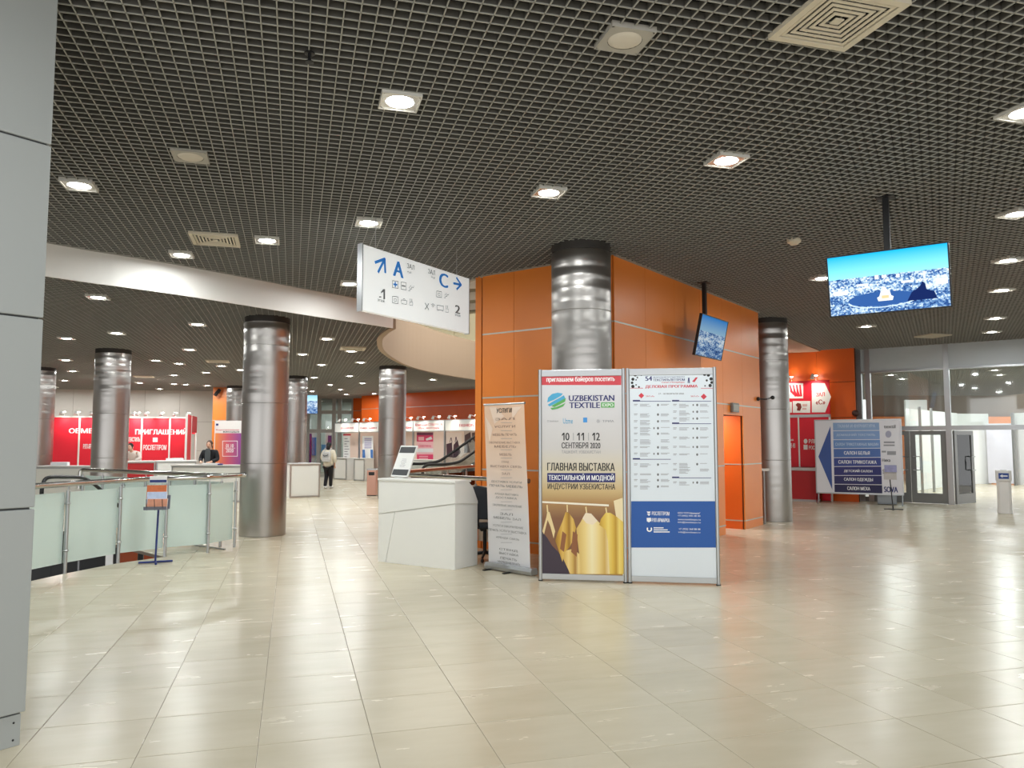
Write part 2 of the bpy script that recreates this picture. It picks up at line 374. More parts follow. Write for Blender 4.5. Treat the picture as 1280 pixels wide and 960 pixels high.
# ---- plan clipping
def clip_half(poly, a, b, keep_left):
    out = []; n = len(poly)
    def sd(p):
        c = (b[0]-a[0])*(p[1]-a[1])-(b[1]-a[1])*(p[0]-a[0]); return c if keep_left else -c
    for i in range(n):
        p, q = poly[i], poly[(i+1)%n]; sp, sq = sd(p), sd(q)
        if sp >= 0: out.append(p)
        if (sp > 0 > sq) or (sp < 0 < sq):
            t = sp/(sp-sq); out.append((p[0]+(q[0]-p[0])*t, p[1]+(q[1]-p[1])*t))
    return out
def area(p): return 0.5*sum(p[i][0]*p[(i+1)%len(p)][1]-p[(i+1)%len(p)][0]*p[i][1] for i in range(len(p)))
def subtract(polys, hole):
    """minus a convex hole (counter-clockwise)"""
    res = []
    for p in polys:
        rest = p
        for i in range(len(hole)):
            a, b = hole[i], hole[(i+1)%len(hole)]
            o = clip_half(rest, a, b, False) if len(rest) > 2 else []
            if len(o) > 2 and abs(area(o)) > 1e-5: res.append(o)
            rest = clip_half(rest, a, b, True) if len(rest) > 2 else []
    return res
def inside(p, poly):
    c = False; n = len(poly)
    for i in range(n):
        a, b = poly[i], poly[(i+1)%n]
        if (a[1] > p[1]) != (b[1] > p[1]) and p[0] < (b[0]-a[0])*(p[1]-a[1])/(b[1]-a[1])+a[0]: c = not c
    return c
def line_spans(o, d, poly):
    """parts of the endless plan line o + t d inside poly"""
    ts = []; n = len(poly)
    for i in range(n):
        a, b = poly[i], poly[(i+1)%n]; ex, ey = b[0]-a[0], b[1]-a[1]; den = d.x*ey-d.y*ex
        if abs(den) < 1e-9: continue
        t = ((a[0]-o.x)*ey-(a[1]-o.y)*ex)/den; u = ((a[0]-o.x)*d.y-(a[1]-o.y)*d.x)/den
        if 0 <= u < 1: ts.append(t)
    ts.sort(); return list(zip(ts[::2], ts[1::2]))
# ------------------------------------------------------------------ shared materials
TILE_O = gnd(322.6, 931.5)
STEEL = steel_mat(); TILE = tile_mat()
GROUT = M('tile_joint', (118, 106, 90), 0.8)
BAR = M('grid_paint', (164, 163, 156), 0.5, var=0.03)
WEB = M('grid_web_shaded', (98, 96, 91), 0.6, var=0.03)  # darker than the bars: shade inside the cells put into the colour
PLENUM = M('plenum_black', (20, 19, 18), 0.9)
WHITE = M('white_laminate', (232, 232, 228), 0.4, var=0.015)
PLASTER = M('white_plaster', (226, 224, 220), 0.7, var=0.02)
GREYP = M('grey_composite_panel', (170, 174, 174), 0.38, var=0.03, scale=0.8)
ORANGE = M('orange_composite_panel', (238, 136, 54), 0.36, var=0.05, scale=0.9)
ORANGE2 = M('deep_orange_panel', (226, 98, 28), 0.4, var=0.05, scale=0.9)
ALU = M('satin_aluminium', (186, 188, 190), 0.32, metal=0.9, var=0.03)
ALUP = M('aluminium_strip', (196, 190, 180), 0.4, metal=0.5, var=0.03)
CHROME = M('polished_tube', (200, 198, 194), 0.14, metal=1.0, var=0.02)
DARK = M('dark_collar', (52, 48, 45), 0.6)
BLACK = M('black_plastic', (18, 18, 20), 0.45)
BEIGE = M('beige_paint', (170, 150, 130), 0.7, var=0.03, scale=0.5)
RED = M('red_print', (226, 30, 52), 0.5, var=0.03)
DRED = M('dark_red_print', (176, 26, 34), 0.5, var=0.03)
FRAMEG = M('grey_door_frame', (128, 128, 126), 0.4, metal=0.3)
GLASS = glass_mat('clear_glass'); FROST = frosted_mat('frosted_green_glass', (236, 250, 246), 0.05); FROST2 = frosted_mat('cream_frosted_glass', (226, 214, 196), 0.10)
WPAPER = M('white_paper', (240, 240, 240), 0.6, var=0.01)
LAMP = emit_mat('lamp_glow', (255, 250, 240), 30.0)

# ------------------------------------------------------------------ floor
p1, p2, p3, p4 = gnd(81, 717), gnd(147.5, 704), gnd(206, 696), gnd(259.5, 691)
p0 = p1+Vector((-0.16, -0.85, 0)); p5 = gnd(293, 684)
hb = Vector((-0.72, 0.70, 0))
HOLES = []
fr = [p0, p1, p2, p3]; bk = [p3+hb*7.5, p3+hb*5.0, p3+hb*2.2, p3]
for i in range(3):
    q = [fr[i], fr[i+1], bk[i+1], bk[i]]; q = [(a.x, a.y) for a in q]
    if i == 2: q = q[:2]+q[3:] if (fr[3]-bk[3]).length < 1e-6 else q
    if area(q) < 0: q = q[::-1]
    HOLES.append(q)
FL = [(-20.0, -3.0), (22.0, -3.0), (22.0, 46.0), (-20.0, 46.0)]
sl = [FL]
for h in HOLES: sl = subtract(sl, h)
b = MB()
for p in sl: b.prism(p, -0.30, -0.004)
FLOOR = b.build('floor', GROUT, kind='structure'); tag(FLOOR, 'polished beige stone tile floor of the lobby', kind='structure')
def tile_mesh():
    b = MB(); g = 0.0014; e = 0.003; s = 0.6
    lo, hi = g, s-g
    vs_ = [(lo,lo,-0.008),(hi,lo,-0.008),(hi,hi,-0.008),(lo,hi,-0.008),(lo,lo,-0.0012),(hi,lo,-0.0012),(hi,hi,-0.0012),(lo,hi,-0.0012),
           (lo+e,lo+e,0),(hi-e,lo+e,0),(hi-e,hi-e,0),(lo+e,hi-e,0)]
    fs = [(8,9,10,11)]+[(i,(i+1)%4,4+(i+1)%4,4+i) for i in range(4)]+[(4+i,4+(i+1)%4,8+(i+1)%4,8+i) for i in range(4)]
    return b.add(vs_, fs).mesh('tile')
tm = tile_mesh(); tm.materials.append(TILE)
cand, rest = [], []
for i in range(-60, 61):
    for j in range(-30, 90):
        c = TILE_O+GA*(0.6*(i+.5))+GB*(0.6*(j+.5))
        if not (FL[0][0]+.5 < c.x < FL[1][0]-.5 and FL[0][1]+.5 < c.y < FL[2][1]-.5): continue
        o = TILE_O+GA*(0.6*i)+GB*(0.6*j)
        near_hole = any(inside((q.x, q.y), h) for h in HOLES for q in [c, o, o+GA*.6, o+GB*.6, o+GA*.6+GB*.6]) or any(-0.1 < (p-o).dot(GA) < 0.7 and -0.1 < (p-o).dot(GB) < 0.7 for p in (p0, p1, p2, p3))
        if near_hole:
            cs = [o+GA*.0014+GB*.0014, o+GA*.5986+GB*.0014, o+GA*.5986+GB*.5986, o+GA*.0014+GB*.5986]
            ps = [[(q.x, q.y) for q in cs]]
            for h in HOLES: ps = subtract(ps, h)
            rest.append(ps); continue
        # in the camera's view?
        v = c-Vector((0, 0, CH)); dep = v.y*math.cos(PITCH)+v.z*math.sin(PITCH); up = -v.y*math.sin(PITCH)+v.z*math.cos(PITCH)
        if dep > 0.5 and abs(v.x/dep*FPX) < 700 and -560 < up/dep*FPX < 560: cand.append((v.length, o))
        else: rest.append(o)
cand.sort(key=lambda a: a[0])
for k, (d, o) in enumerate(cand):
    if k < 300:
        t = link('tile', tm, TILE, FLOOR); t.location = o; t.rotation_euler = (0, 0, GR)
    else: rest.append(o)
b = MB(); ca, sa = math.cos(GR), math.sin(GR)
bv = [v.co.copy() for v in tm.vertices]; bf = [tuple(p.vertices) for p in tm.polygons]
for o in rest:
    if isinstance(o, list):
        for p in o: b.prism(p, -0.008, 0.0)
    else: b.add([(o.x+v.x*ca-v.y*sa, o.y+v.x*sa+v.y*ca, v.z) for v in bv], bf)
b.build('tiles', TILE, FLOOR, kind='stuff')
# the stair well below the opening
b = MB(); b.prism([(-16, 6), (-3, 6), (-3, 20), (-16, 20)], -3.3, -3.2); o = b.build('floor_lower', TILE); tag(o, 'lower storey floor seen down the stair well', kind='structure')
WELL = thing('wall_well', 'dark and brown panelled side of the stair well under the floor edge', None, p3+Vector((0.005, 0.02, 0)), math.atan2(hb.y, hb.x), kind='structure')
MB().box(0, 8.5, 0.0, -0.25, -3.2, -0.02).build('wall_core', M('well_core', (24, 24, 24), 0.8), WELL)
WB = M('well_brown_panel', (150, 66, 26), 0.7, spec=.1); WD = M('well_dark_panel', (24, 25, 25), 0.7, spec=.1); WW = M('well_white_strip', (235, 235, 230), 0.5)
for a, c, mm in [(0.1, 0.75, WB), (0.78, 0.98, WD), (1.0, 1.72, WB), (1.74, 2.0, WD), (2.02, 2.35, WW), (2.37, 3.6, WD), (3.62, 3.72, BLACK), (3.74, 5.2, WD), (5.22, 8.0, WD)]:
    MB().box(a, c, 0.0, 0.02, -3.2, -0.05).build('wall_panel', mm, WELL)

# ------------------------------------------------------------------ ceilings
bh = [atz(x, y, Z_NEAR) for x, y in [(67.5, 305.6), (150, 319.5), (225, 332), (307.5, 347.5), (375, 360.5), (450, 374), (491, 381.5)]]
bh = [bh[0]+Vector((-5.2, -6.6, 0)), bh[0]+Vector((-2.4, -2.9, 0))]+bh
bh = smooth_curve([(p.x, p.y, 0) for p in bh], 6)
E_ = bh[-1]
C0 = Vector((1.40, 10.62, 0)); C1 = C0+D1*5.94; C2 = C0-D2*2.30
near_poly = [(p.x, p.y) for p in bh]+[(C2.x, C2.y), (C0.x, C0.y), (C1.x, C1.y), (C1.x-1.8, C1.y+1.3), (2.0, 26.0), (9.0, 26.0), (20, 18), (20, -2.5), (bh[0].x, -2.5)]
fas = [atz(x, y, Z_FAR) for x, y in [(491, 409), (481, 415.5), (474.5, 425), (480.5, 440), (507, 455.6), (538, 464), (570, 470), (603, 475)]]
fas = [(p.x, p.y, 0) for p in fas]+[(0.6, 30.5, 0), (2.2, 31.5, 0)]
fas = smooth_curve(fas, 6)
far_poly = [(p.x, p.y) for p in bh[::-1]]+[(bh[0].x, -2.5), (-19.5, -2.5), (-19.5, 45), (4, 45), (3.0, 31.8)]+[(p.x, p.y) for p in fas[::-1]]
def grid_ceiling(name, poly, z, label, cell=0.098, cw=0.008, ch=0.05, plen=0.4):
    root = thing(name, label, None, kind='structure')
    b = MB()
    b.prism(poly, z+plen, z+plen+0.02); b.build('plenum', PLENUM, root)
    for ax, other in ((GA, GB), (GB, GA)):
        b = MB(); wb_ = MB()
        for k in range(-520, 521):
            o = TILE_O+other*(k*cell)
            for t0, t1 in line_spans(o, ax, poly):
                if t1-t0 < 0.05: continue
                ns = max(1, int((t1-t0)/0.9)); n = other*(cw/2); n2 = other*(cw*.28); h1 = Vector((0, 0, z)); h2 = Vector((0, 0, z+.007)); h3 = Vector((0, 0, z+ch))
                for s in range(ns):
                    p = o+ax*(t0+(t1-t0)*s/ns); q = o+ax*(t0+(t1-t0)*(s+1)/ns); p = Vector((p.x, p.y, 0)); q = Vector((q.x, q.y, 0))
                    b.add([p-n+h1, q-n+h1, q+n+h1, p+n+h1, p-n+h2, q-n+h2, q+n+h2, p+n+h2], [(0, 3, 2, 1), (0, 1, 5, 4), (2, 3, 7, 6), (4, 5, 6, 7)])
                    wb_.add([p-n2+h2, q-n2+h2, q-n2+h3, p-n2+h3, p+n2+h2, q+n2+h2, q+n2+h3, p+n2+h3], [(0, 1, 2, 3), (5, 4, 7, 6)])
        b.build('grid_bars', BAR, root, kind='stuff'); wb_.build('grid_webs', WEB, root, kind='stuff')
    return root
CEIL = grid_ceiling('ceiling', near_poly, Z_NEAR, 'dark open grid ceiling over the front of the lobby')
CEIL2 = grid_ceiling('ceiling_far', far_poly, Z_FAR, 'lower open grid ceiling behind the curved white bulkhead')
b = MB(); b.ribbon([(p.x, p.y) for p in bh], Z_FAR-0.06, Z_NEAR+0.3, 0.03)
tag(b.build('trim_1', PLASTER, smooth=True), 'long curved white bulkhead stepping down between the two ceilings', kind='structure')
MB().ribbon([(p.x, p.y) for p in bh], Z_NEAR-.004, Z_NEAR+.05, .075).build('edge_profile', BAR, CEIL)
b = MB(); b.ribbon([(p.x, p.y) for p in fas], Z_FAR-0.03, 5.16, 0.12)
tag(b.build('trim_2', BEIGE, smooth=True), 'curved beige slab edge of the upper floor around the escalator void', kind='structure')
# closing edge of the front ceiling beside the void
b = MB(); b.obox(E_, C2, 0.02, Z_NEAR-0.01, Z_NEAR+0.35); tag(b.build('trim_3', M('void_edge', (190, 186, 176), 0.7)), 'pale edge of the grid ceiling beside the escalator void', kind='structure')
# upper storey seen through the void
UP = thing('wall_upper', 'cream panelled wall of the upper storey above the escalator void', None, (-9, 33.5, 0), R(-22), kind='structure')
CREAM = M('cream_wall_panel', (232, 222, 184), 0.6)
MB().box(0, 16, 0.05, 0.2, 4.2, 9).build('wall_core', M('cream_core', (150, 140, 110), 0.8), UP)
for k in range(13): MB().box(k*1.2+.01, k*1.2+1.19, 0.0, 0.05, 4.2, 7.4).build('wall_panel', CREAM, UP)
UC = thing('ceiling_upper', 'striped upper storey ceiling with bright strip lights', None, kind='structure')
MB().prism([(-8, 10), (6, 10), (9, 36), (-10, 36)], 7.25, 7.35).build('slab', M('upper_slab', (150, 138, 124), 0.8), UC)
STRIPE = emit_mat('strip_lamp', (255, 252, 245), 5.0)
for k in range(9):
    y = 13.5+k*2.1
    MB().obox((-7, y+1.5), (6, y-1.5), 0.28, 6.85, 7.25).build('beam', M('upper_beam', (160, 148, 132), 0.7), UC)
    MB().obox((-7, y+2.5), (6, y-0.5), 0.09, 7.16, 7.24).build('strip_light', STRIPE, UC)
bl = bpy.data.lights.new('upper_floor_light', 'AREA'); bl.energy = 230; bl.size = 6; bl.color = (1, .95, .85); lo = bpy.data.objects.new('upper_floor_light', bl); COL.objects.link(lo); lo.location = (-1, 24, 6.7); lo['kind'] = 'helper'

# ------------------------------------------------------------------ columns
def column(px, ztop, Yc=None, label='', dia=0.79, joints=(1.26, 2.31, 3.33)):
    x = (px-640)/FPX*Yc
    root = thing('column', label, None, (x, Yc, 0), random.uniform(0, 6), kind='structure')
    zs = [0.0]+[j for j in joints if j < ztop-0.3]+[ztop-0.10]; r = dia/2
    for z0, z1 in zip(zs, zs[1:]):
        MB().lathe([(r-.006, z0), (r, z0+.004), (r, z1-.010), (r-.006, z1-.005), (r-.006, z1)], 64).build('sheet_panel', STEEL, root, smooth=True)
    MB().cyl(0, 0, ztop-0.10, ztop+0.12, r-0.004, 48).build('collar', DARK, root, smooth=True)
    return root
column(727.5, Z_NEAR, 10.15, 'stainless steel column standing behind the two poster boards')
column(331.5, Z_FAR, 13.75, 'front stainless steel column beside the frosted glass balustrade')
column(139, Z_FAR, 18.5, 'stainless steel column in front of the red exchange booth')
column(368.5, Z_FAR, 26.0, 'stainless steel column just behind the front column, by the small white desk')
column(490.5, Z_FAR, 22.6, 'stainless steel column in front of the white booths, beside the escalator')
column(49, Z_FAR, 23.0, 'stainless steel column mostly hidden behind the grey pillar')
column(296, Z_FAR, 30.5, 'far stainless steel column above the purple poster')
column(962.5, Z_NEAR, 16.3, 'stainless steel column at the end of the orange kiosk wall')

# ------------------------------------------------------------------ grey pillar at the left
pc = gnd(30, 931)
PIL = thing('wall_pillar', 'big grey panelled pillar filling the edge of the view', None, (pc.x, pc.y, 0), A1, kind='structure')
S = 1.3
MB().box(-S+.02, -.02, .02, S-.02, 0, Z_NEAR+.3).build('core', M('pillar_core', (84, 86, 86), 0.7), PIL)
MB().box(-S+.015, -.015, .015, S-.015, 0.0, 0.165).build('plinth', GREYP, PIL, bevel=.003)
for z0, z1 in [(0.175, 1.255), (1.265, 2.305), (2.315, 3.30), (3.31, Z_NEAR+.3)]:
    for k in range(1):
        MB().box(-S, 0, 0.0, 0.02, z0, z1).build('wall_panel', GREYP, PIL, bevel=.006)
        MB().box(-0.02, 0.0, 0.021, S, z0, z1).build('wall_panel', GREYP, PIL, bevel=.006)
        MB().box(-S, 0, S-.02, S, z0, z1).build('wall_panel', GREYP, PIL, bevel=.006)
        MB().box(-S, -S+.02, 0.021, S-.021, z0, z1).build('wall_panel', GREYP, PIL, bevel=.006)
b = MB()
for zz in (.035, .125): b.ell((-.05, .014, zz), (.006, .004, .006), 8, 4)
b.build('screw', BLACK, PIL)

# ------------------------------------------------------------------ orange kiosk
ROWS = [(0.0, .15), (.165, 1.2), (1.215, 2.3), (2.315, 3.29), (3.305, Z_NEAR+.1)]
def clad(name, label, org, rz, xs, mat=ORANGE, door=None, rows=ROWS, core=True, depth=0.12, strips=(.1575, 1.2075, 2.3075, 3.2975), top=Z_NEAR+.1):
    root = thing(name, label, None, (org.x, org.y, 0), rz, kind='structure')
    cm = M('cladding_core', (96, 48, 16), 0.8)
    spans = [(xs[0], xs[-1])] if door is None else [(xs[0], door[0]), (door[1], xs[-1])]
    if core:
        for a, c in spans:
            if c-a > .02: MB().box(a, c, 0.0, depth, 0, top).build('wall_core', cm, root)
        if door: MB().box(door[0], door[1], 0, depth, door[2], top).build('wall_core', cm, root)
    for z0, z1 in rows:
        for a, c in zip(xs, xs[1:]):
            q0 = z0
            if door and a > door[0]-.05 and c < door[1]+.05:
                if z1 <= door[2]+.02: continue
                q0 = max(z0, door[2])
            MB().box(a+.003, c-.003, -.022, 0, q0, z1).build('wall_panel', mat, root)
    for s in strips:
        for a, c in (spans if door and s < door[2] else [(xs[0], xs[-1])]):
            MB().box(a, c, -.026, 0, s-.011, s+.011).build('trim_strip', ALUP, root)
    return root
KL = clad('wall_kiosk_long', 'long orange panelled kiosk wall with a doorway, behind the schedule board', C0, A1, [0, .95, 1.97, 2.98, 3.97, 4.95, 5.94], door=(3.97, 4.95, 2.12))
KS = clad('wall_kiosk_short', 'short orange panelled kiosk wall beside the steel column', C2, A2, [0, .61, 1.6, 2.30])
MB().box(0, 5.94, -.06, -.023, Z_NEAR-.004, Z_NEAR+.05).build('ceiling_edge', BAR, KL); MB().box(0, 2.3, -.06, -.023, Z_NEAR-.004, Z_NEAR+.05).build('ceiling_edge', BAR, KS)
# the passage behind the doorway
pr = C0+D1*4.95; nin = Vector((-D1.y, D1.x, 0))
clad('wall_passage', 'orange panelled side of the kiosk doorway', pr+nin*1.7, A1-R(90), [0, .85, 1.68], mat=ORANGE2, depth=.3, top=2.3, rows=[(0, .15), (.165, 1.2), (1.215, 2.12)], strips=(.1575, 1.2075))
b = MB(); bb = C0+D1*3.97
b.obox(bb+nin*.0, bb+nin*1.7, .02, 0, 2.12); tag(b.build('trim_4', M('door_jamb', (182, 160, 128), .4, metal=.3)), 'pale metal jamb of the kiosk doorway', kind='structure')
b = MB(); b.obox(bb+nin*1.7, pr+nin*1.7, .03, 0, 2.3); tag(b.build('door_1', ORANGE2), 'orange door at the back of the kiosk passage', kind='structure')
b = MB(); b.prism([(v.x, v.y) for v in (bb+nin*.1, pr+nin*.1, pr+nin*1.75, bb+nin*1.75)], 2.3, 2.36); tag(b.build('ceiling_passage', PLASTER), 'low white ceiling inside the kiosk doorway', kind='structure')
# the two far sides of the kiosk
b = MB(); q = C1+nin*2.3; b.obox(C1+nin*.1, q, .06, 0, Z_NEAR+.1); tag(b.build('wall_kiosk_end', ORANGE), 'orange end wall of the kiosk beside the steel column', kind='structure')
b = MB(); b.obox(C2+nin*.1, C2+D1*5.94, .06, 0, Z_NEAR+.1); tag(b.build('wall_kiosk_back', ORANGE), 'orange back wall of the kiosk towards the escalator', kind='structure')

# ------------------------------------------------------------------ far walls
GREYW = M('pale_grey_wall', (204, 198, 190), 0.7, var=.02)
wl = aty(40, 560, 31.5); wr = aty(266, 560, 33.5)
b = MB(); root = thing('wall_back_left', 'pale grey wall above the red exchange booth', None, (wl.x-3, wl.y, 0), math.atan2(wr.y-wl.y, wr.x-wl.x+3), kind='structure')
L_ = math.hypot(wr.x-wl.x+3, wr.y-wl.y)
MB().box(0, L_, .02, .2, 0, Z_FAR+.2).build('wall_core', GROUT, root)
n = 7
for k in range(n):
    for z0, z1 in ((0, 1.26), (1.27, 2.5), (2.51, Z_FAR+.1)):
        MB().box(L_*k/n+.006, L_*(k+1)/n-.006, 0, .02, z0, z1).build('wall_panel', GREYW, root)
clad('wall_pier', 'lit orange panelled pier beside the far steel column', aty(264.5, 560, 31.2), 0.05, [0, .62], rows=[(0, 1.2), (1.215, 2.5), (2.515, Z_FAR+.1)], strips=(1.2075, 2.5075), top=Z_FAR+.1)
# end wall of the passage with glazing
wa = aty(300, 560, 39.5); wb = aty(384, 560, 39.5)
b = MB(); b.box(wa.x-4, wb.x, 39.5, 39.7, 0, Z_FAR+.2); tag(b.build('wall_end', GREYW), 'pale far end wall behind the steel columns', kind='structure')
WIN = thing('window_1', 'tall glazed entrance at the far end of the passage', None, (wb.x, 39.4, 0), 0, kind='structure')
pw = Plane((wb.x, 39.4), 0)
xs = [pw(x, 560)[0] for x in (384, 398.5, 417, 424, 441)]; zs = [0, 2.15, 2.3, 3.05, 3.2, Z_FAR+.1]
FG = M('far_frame_grey', (176, 174, 168), .5)
for x in xs: MB().box(x-.09, x+.09, -.08, .08, 0, Z_FAR+.1).build('mullion', FG, WIN)
for z in (2.2, 3.15): MB().box(xs[0], xs[-1], -.07, .07, z-.09, z+.09).build('transom', FG, WIN)
for x0, x1 in zip(xs, xs[1:]):
    for z0, z1 in ((.05, 2.1), (2.3, 3.05), (3.25, Z_FAR+.05)):
        MB().box(x0+.09, x1-.09, -.01, .01, z0, z1).build('pane', GLASS, WIN)
b = MB(); b.box(wb.x-5, wb.x+8, 43, 43.1, 0, Z_FAR+.3); tag(b.build('wall_beyond', M('pale_green_wall', (212, 222, 216), .6)), 'pale wall seen through the far glazing', kind='structure')
for (x0, x1, z0, z1, c, nm) in [(382, 387, .3, 2.1, (50, 50, 130), 'blue'), (388, 393, .9, 1.9, (60, 130, 200), 'sky'), (408, 417, .3, 2.0, (44, 44, 110), 'navy'), (400, 406, .6, 1.5, (90, 150, 200), 'light')]:
    a = aty(x0, 560, 42.6); c_ = aty(x1, 560, 42.6)
    o = MB().box(a.x, c_.x, 42.9, 42.998, z0, z1).build('poster', M('far_poster_'+nm, c, .5)); tag(o, {'blue': 'violet blue panel behind the far glazing, beside the column', 'sky': 'sky blue panel behind the far glazing', 'navy': 'navy panel behind the far glazing, above the walking person', 'light': 'light blue panel low behind the far glazing'}[nm], 'poster')
clad('wall_orange_return', 'narrow orange panelled wall beside the far glazing', aty(441, 560, 39), R(-30), [0, .65, 1.6, 3.2], rows=[(0, 1.2), (1.215, 2.3), (2.315, 3.2), (3.215, Z_FAR+.1)], mat=ORANGE2, strips=(1.2075, 2.3075, 3.2075), top=Z_FAR+.1)
q0 = Vector((-7.2, 37.0, 0)); q1 = Vector((0.6, 30.4, 0)); hd = math.atan2(q1.y-q0.y, q1.x-q0.x)
clad('wall_back_orange', 'long orange wall rising behind the white booths', q0, hd, [0, 1.6, 3.2, 4.8, 6.4, 8.0, (q1-q0).length], rows=[(0, 1.2), (1.215, 2.3), (2.315, 3.2), (3.215, Z_FAR+.1)], mat=ORANGE2, strips=(1.2075, 2.3075, 3.2075), top=Z_FAR+.1)
b = MB(); b.obox((-20, 3), (-20, 46), .1, 0, Z_FAR+.2); tag(b.build('wall_left', GREYW), 'pale side wall of the hall', kind='structure')
# right: orange wall behind the red hall sign
ro = gnd(1074, 627.5)
roh = A2
rl = ro-D2*8.0
clad('wall_back_right', 'orange wall behind the red hall sign', rl, A2, [0, 2, 4, 6, 7.0, 8.0], rows=[(0, 1.2), (1.215, 2.3), (2.315, 3.29), (3.305, Z_NEAR+.1)], mat=ORANGE2, strips=())
# ------------------------------------------------------------------ glazed front at the right
fo = gnd(1187, 630.5); PF = Plane(fo, A2)
FA = thing('window_2', 'glazed screen wall with grey doors at the right of the hall', None, (fo.x, fo.y, 0), A2, kind='structure')
u = lambda x, y=560: PF(x, y)[0]
zv = lambda x, y: PF(x, y)[1]
zt = zv(1230, 459.5); ztr = zv(1230, 534); 
uL, uR = u(1074), u(1187)+7.0
u0 = u(1187)
HEADG = M('grey_header', (196, 202, 206), .45)
MB().box(uL, uR, -.05, .12, zt, Z_NEAR+.1).build('header', HEADG, FA)
MB().box(uL, uR, -.075, -.05, zt, zt+.05).build('header_strip', ALU, FA)
for x in (uL+.06, u(1088), u0, u0+2.55, u0+5.1): MB().box(x-.065, x+.065, -.07, .07, 0, Z_NEAR).build('mullion', ALU, FA)
MB().box(uL, uR, -.06, .06, ztr-.07, ztr+.05).build('transom', ALU, FA)
MB().box(uL, u(1127), -.05, .05, 0, .12).build('sill_rail', FRAMEG, FA)
gx = [uL+.12, u(1088)-.065, u(1088)+.065, u0-.065, u0+.065, u0+2.485, u0+2.615, u0+5.03]
for a, c in zip(gx[::2], gx[1::2]): MB().box(a, c, -.006, .006, ztr+.05, zt).build('pane', GLASS, FA)
for a, c in ((uL+.12, u(1088)-.065), (u(1088)+.065, u(1127)), (u0+2.7, u0+5.03)): MB().box(a, c, -.006, .006, .12, ztr-.07).build('pane', GLASS, FA)
def leaf(name, label, loc, rz, wd, hgt):
    t = thing(name, label, 'door', loc, rz, kind='structure')
    MB().box(0, .13, -.025, .025, .01, hgt).build('stile', FRAMEG, t); MB().box(wd-.13, wd, -.025, .025, .01, hgt).build('stile', FRAMEG, t)
    MB().box(.13, wd-.13, -.025, .025, .01, .27).build('rail', FRAMEG, t); MB().box(.13, wd-.13, -.025, .025, hgt-.11, hgt).build('rail', FRAMEG, t)
    MB().box(.13, wd-.13, -.006, .006, .27, hgt-.11).build('pane', GLASS, t)
    return t
def pull(t, x, s):
    for f in (-1, 1):
        MB().tube([(x, f*.03, .88), (x, f*.09, .88), (x+s*.17, f*.09, .88), (x+s*.17, f*.09, 1.24), (x, f*.09, 1.24), (x, f*.03, 1.24)], .016, 8).build('handle', ALU, t)
hd_ = ztr-.08
def fpt(uu): return (fo.x+D2.x*uu, fo.y+D2.y*uu, 0)
wl_ = u(1190)-.06-u(1138)
t = leaf('door_2', 'closed grey framed glass door beside the blue arrow board', fpt(u(1138)), A2, u0-.07-u(1138), hd_); pull(t, .07, 1)
t = leaf('door_3', 'grey framed glass door leaf partly behind the blue arrow board', fpt(u(1127)-.75), A2, u(1138)-u(1127)+.74, hd_); pull(t, u(1138)-u(1127)+.67, -1)
t = leaf('door_4', 'grey glass door standing open into the white room', fpt(u0+.10), A2+R(72), 1.05, hd_); pull(t, .95, -1)
# white room behind the glazing
RW = M('bright_white_wall', (240, 242, 240), .6)
def proom(x, y, Y): return aty(x, y, Y)
def wallseg(name, label, x0, x1, Y0, Y1, z0, z1, m, th=.06):
    a, c = aty(x0, 560, Y0), aty(x1, 560, Y1); o = MB().obox(a, c, th, z0, z1).build(name, m); return tag(o, label, kind='structure')
wallseg('wall_room_left', 'white partition seen through the closed glass door', 1136, 1196, 26.0, 30.0, 0, 2.75, RW)
wallseg('wall_room_back', 'white partition at the back of the bright room', 1190, 1236, 30.5, 30.5, 0, 2.75, RW)
wallseg('wall_room_screen', 'pale screen panel in the bright room behind the turnstile post', 1234, 1268, 30.2, 29.6, .05, 2.35, M('pale_lilac_panel', (222, 222, 232), .6))
wallseg('wall_room_right', 'white partition at the edge of the bright room', 1268, 1340, 30, 28, 0, 2.75, RW)
wallseg('wall_room_block', 'tall white block rising above the partitions', 1133, 1160, 31.5, 31.5, 0, 3.35, RW)
wallseg('wall_room_far', 'orange wall glimpsed above the white partitions', 1090, 1345, 40, 40, 0, 2.95, ORANGE)
wallseg('wall_room_upper', 'brown grey upper wall above the far orange wall', 1085, 1350, 40.2, 40.2, 0, 4.3, M('brown_grey_wall', (132, 118, 104), .7))
wallseg('trim_5', 'grey post at the edge of the screen panel', 1266.5, 1268.5, 29.4, 29.4, 0, 2.75, FRAMEG)
for i, (x, Y) in enumerate([(1150.5, 24.5), (1165, 25.5)]):
    wallseg('trim_%d' % (6+i), ['first','second'][i]+' thin grey post seen through the closed glass door', x, x+1.2, Y, Y, 0, 2.75, M('pale_post', (176, 180, 180), .5))
back_poly = [(9.4, 25.7), (20.0, 18.1), (24, 20), (26, 44), (9, 44)]
grid_ceiling('ceiling_room', back_poly, 4.05, 'open grid ceiling of the bright room behind the glazing')
# triangular soffit in the ceiling above the red hall sign
tri = [atz(x, y, Z_NEAR-.03) for x, y in [(968, 416), (1026, 439.5), (968, 442)]]
b = MB(); b.prism([(p.x, p.y) for p in tri], Z_NEAR-.03, Z_NEAR+.1); tag(b.build('ceiling_soffit', BEIGE), 'beige triangular soffit let into the ceiling above the red hall sign', kind='structure')
# hall behind the camera and to the right
wr_ = MB().box(19.9, 20.1, -3, 17.5, 0, Z_NEAR+.3).build('wall_right', PLASTER); tag(wr_, 'white side wall of the lobby outside the view', kind='structure')
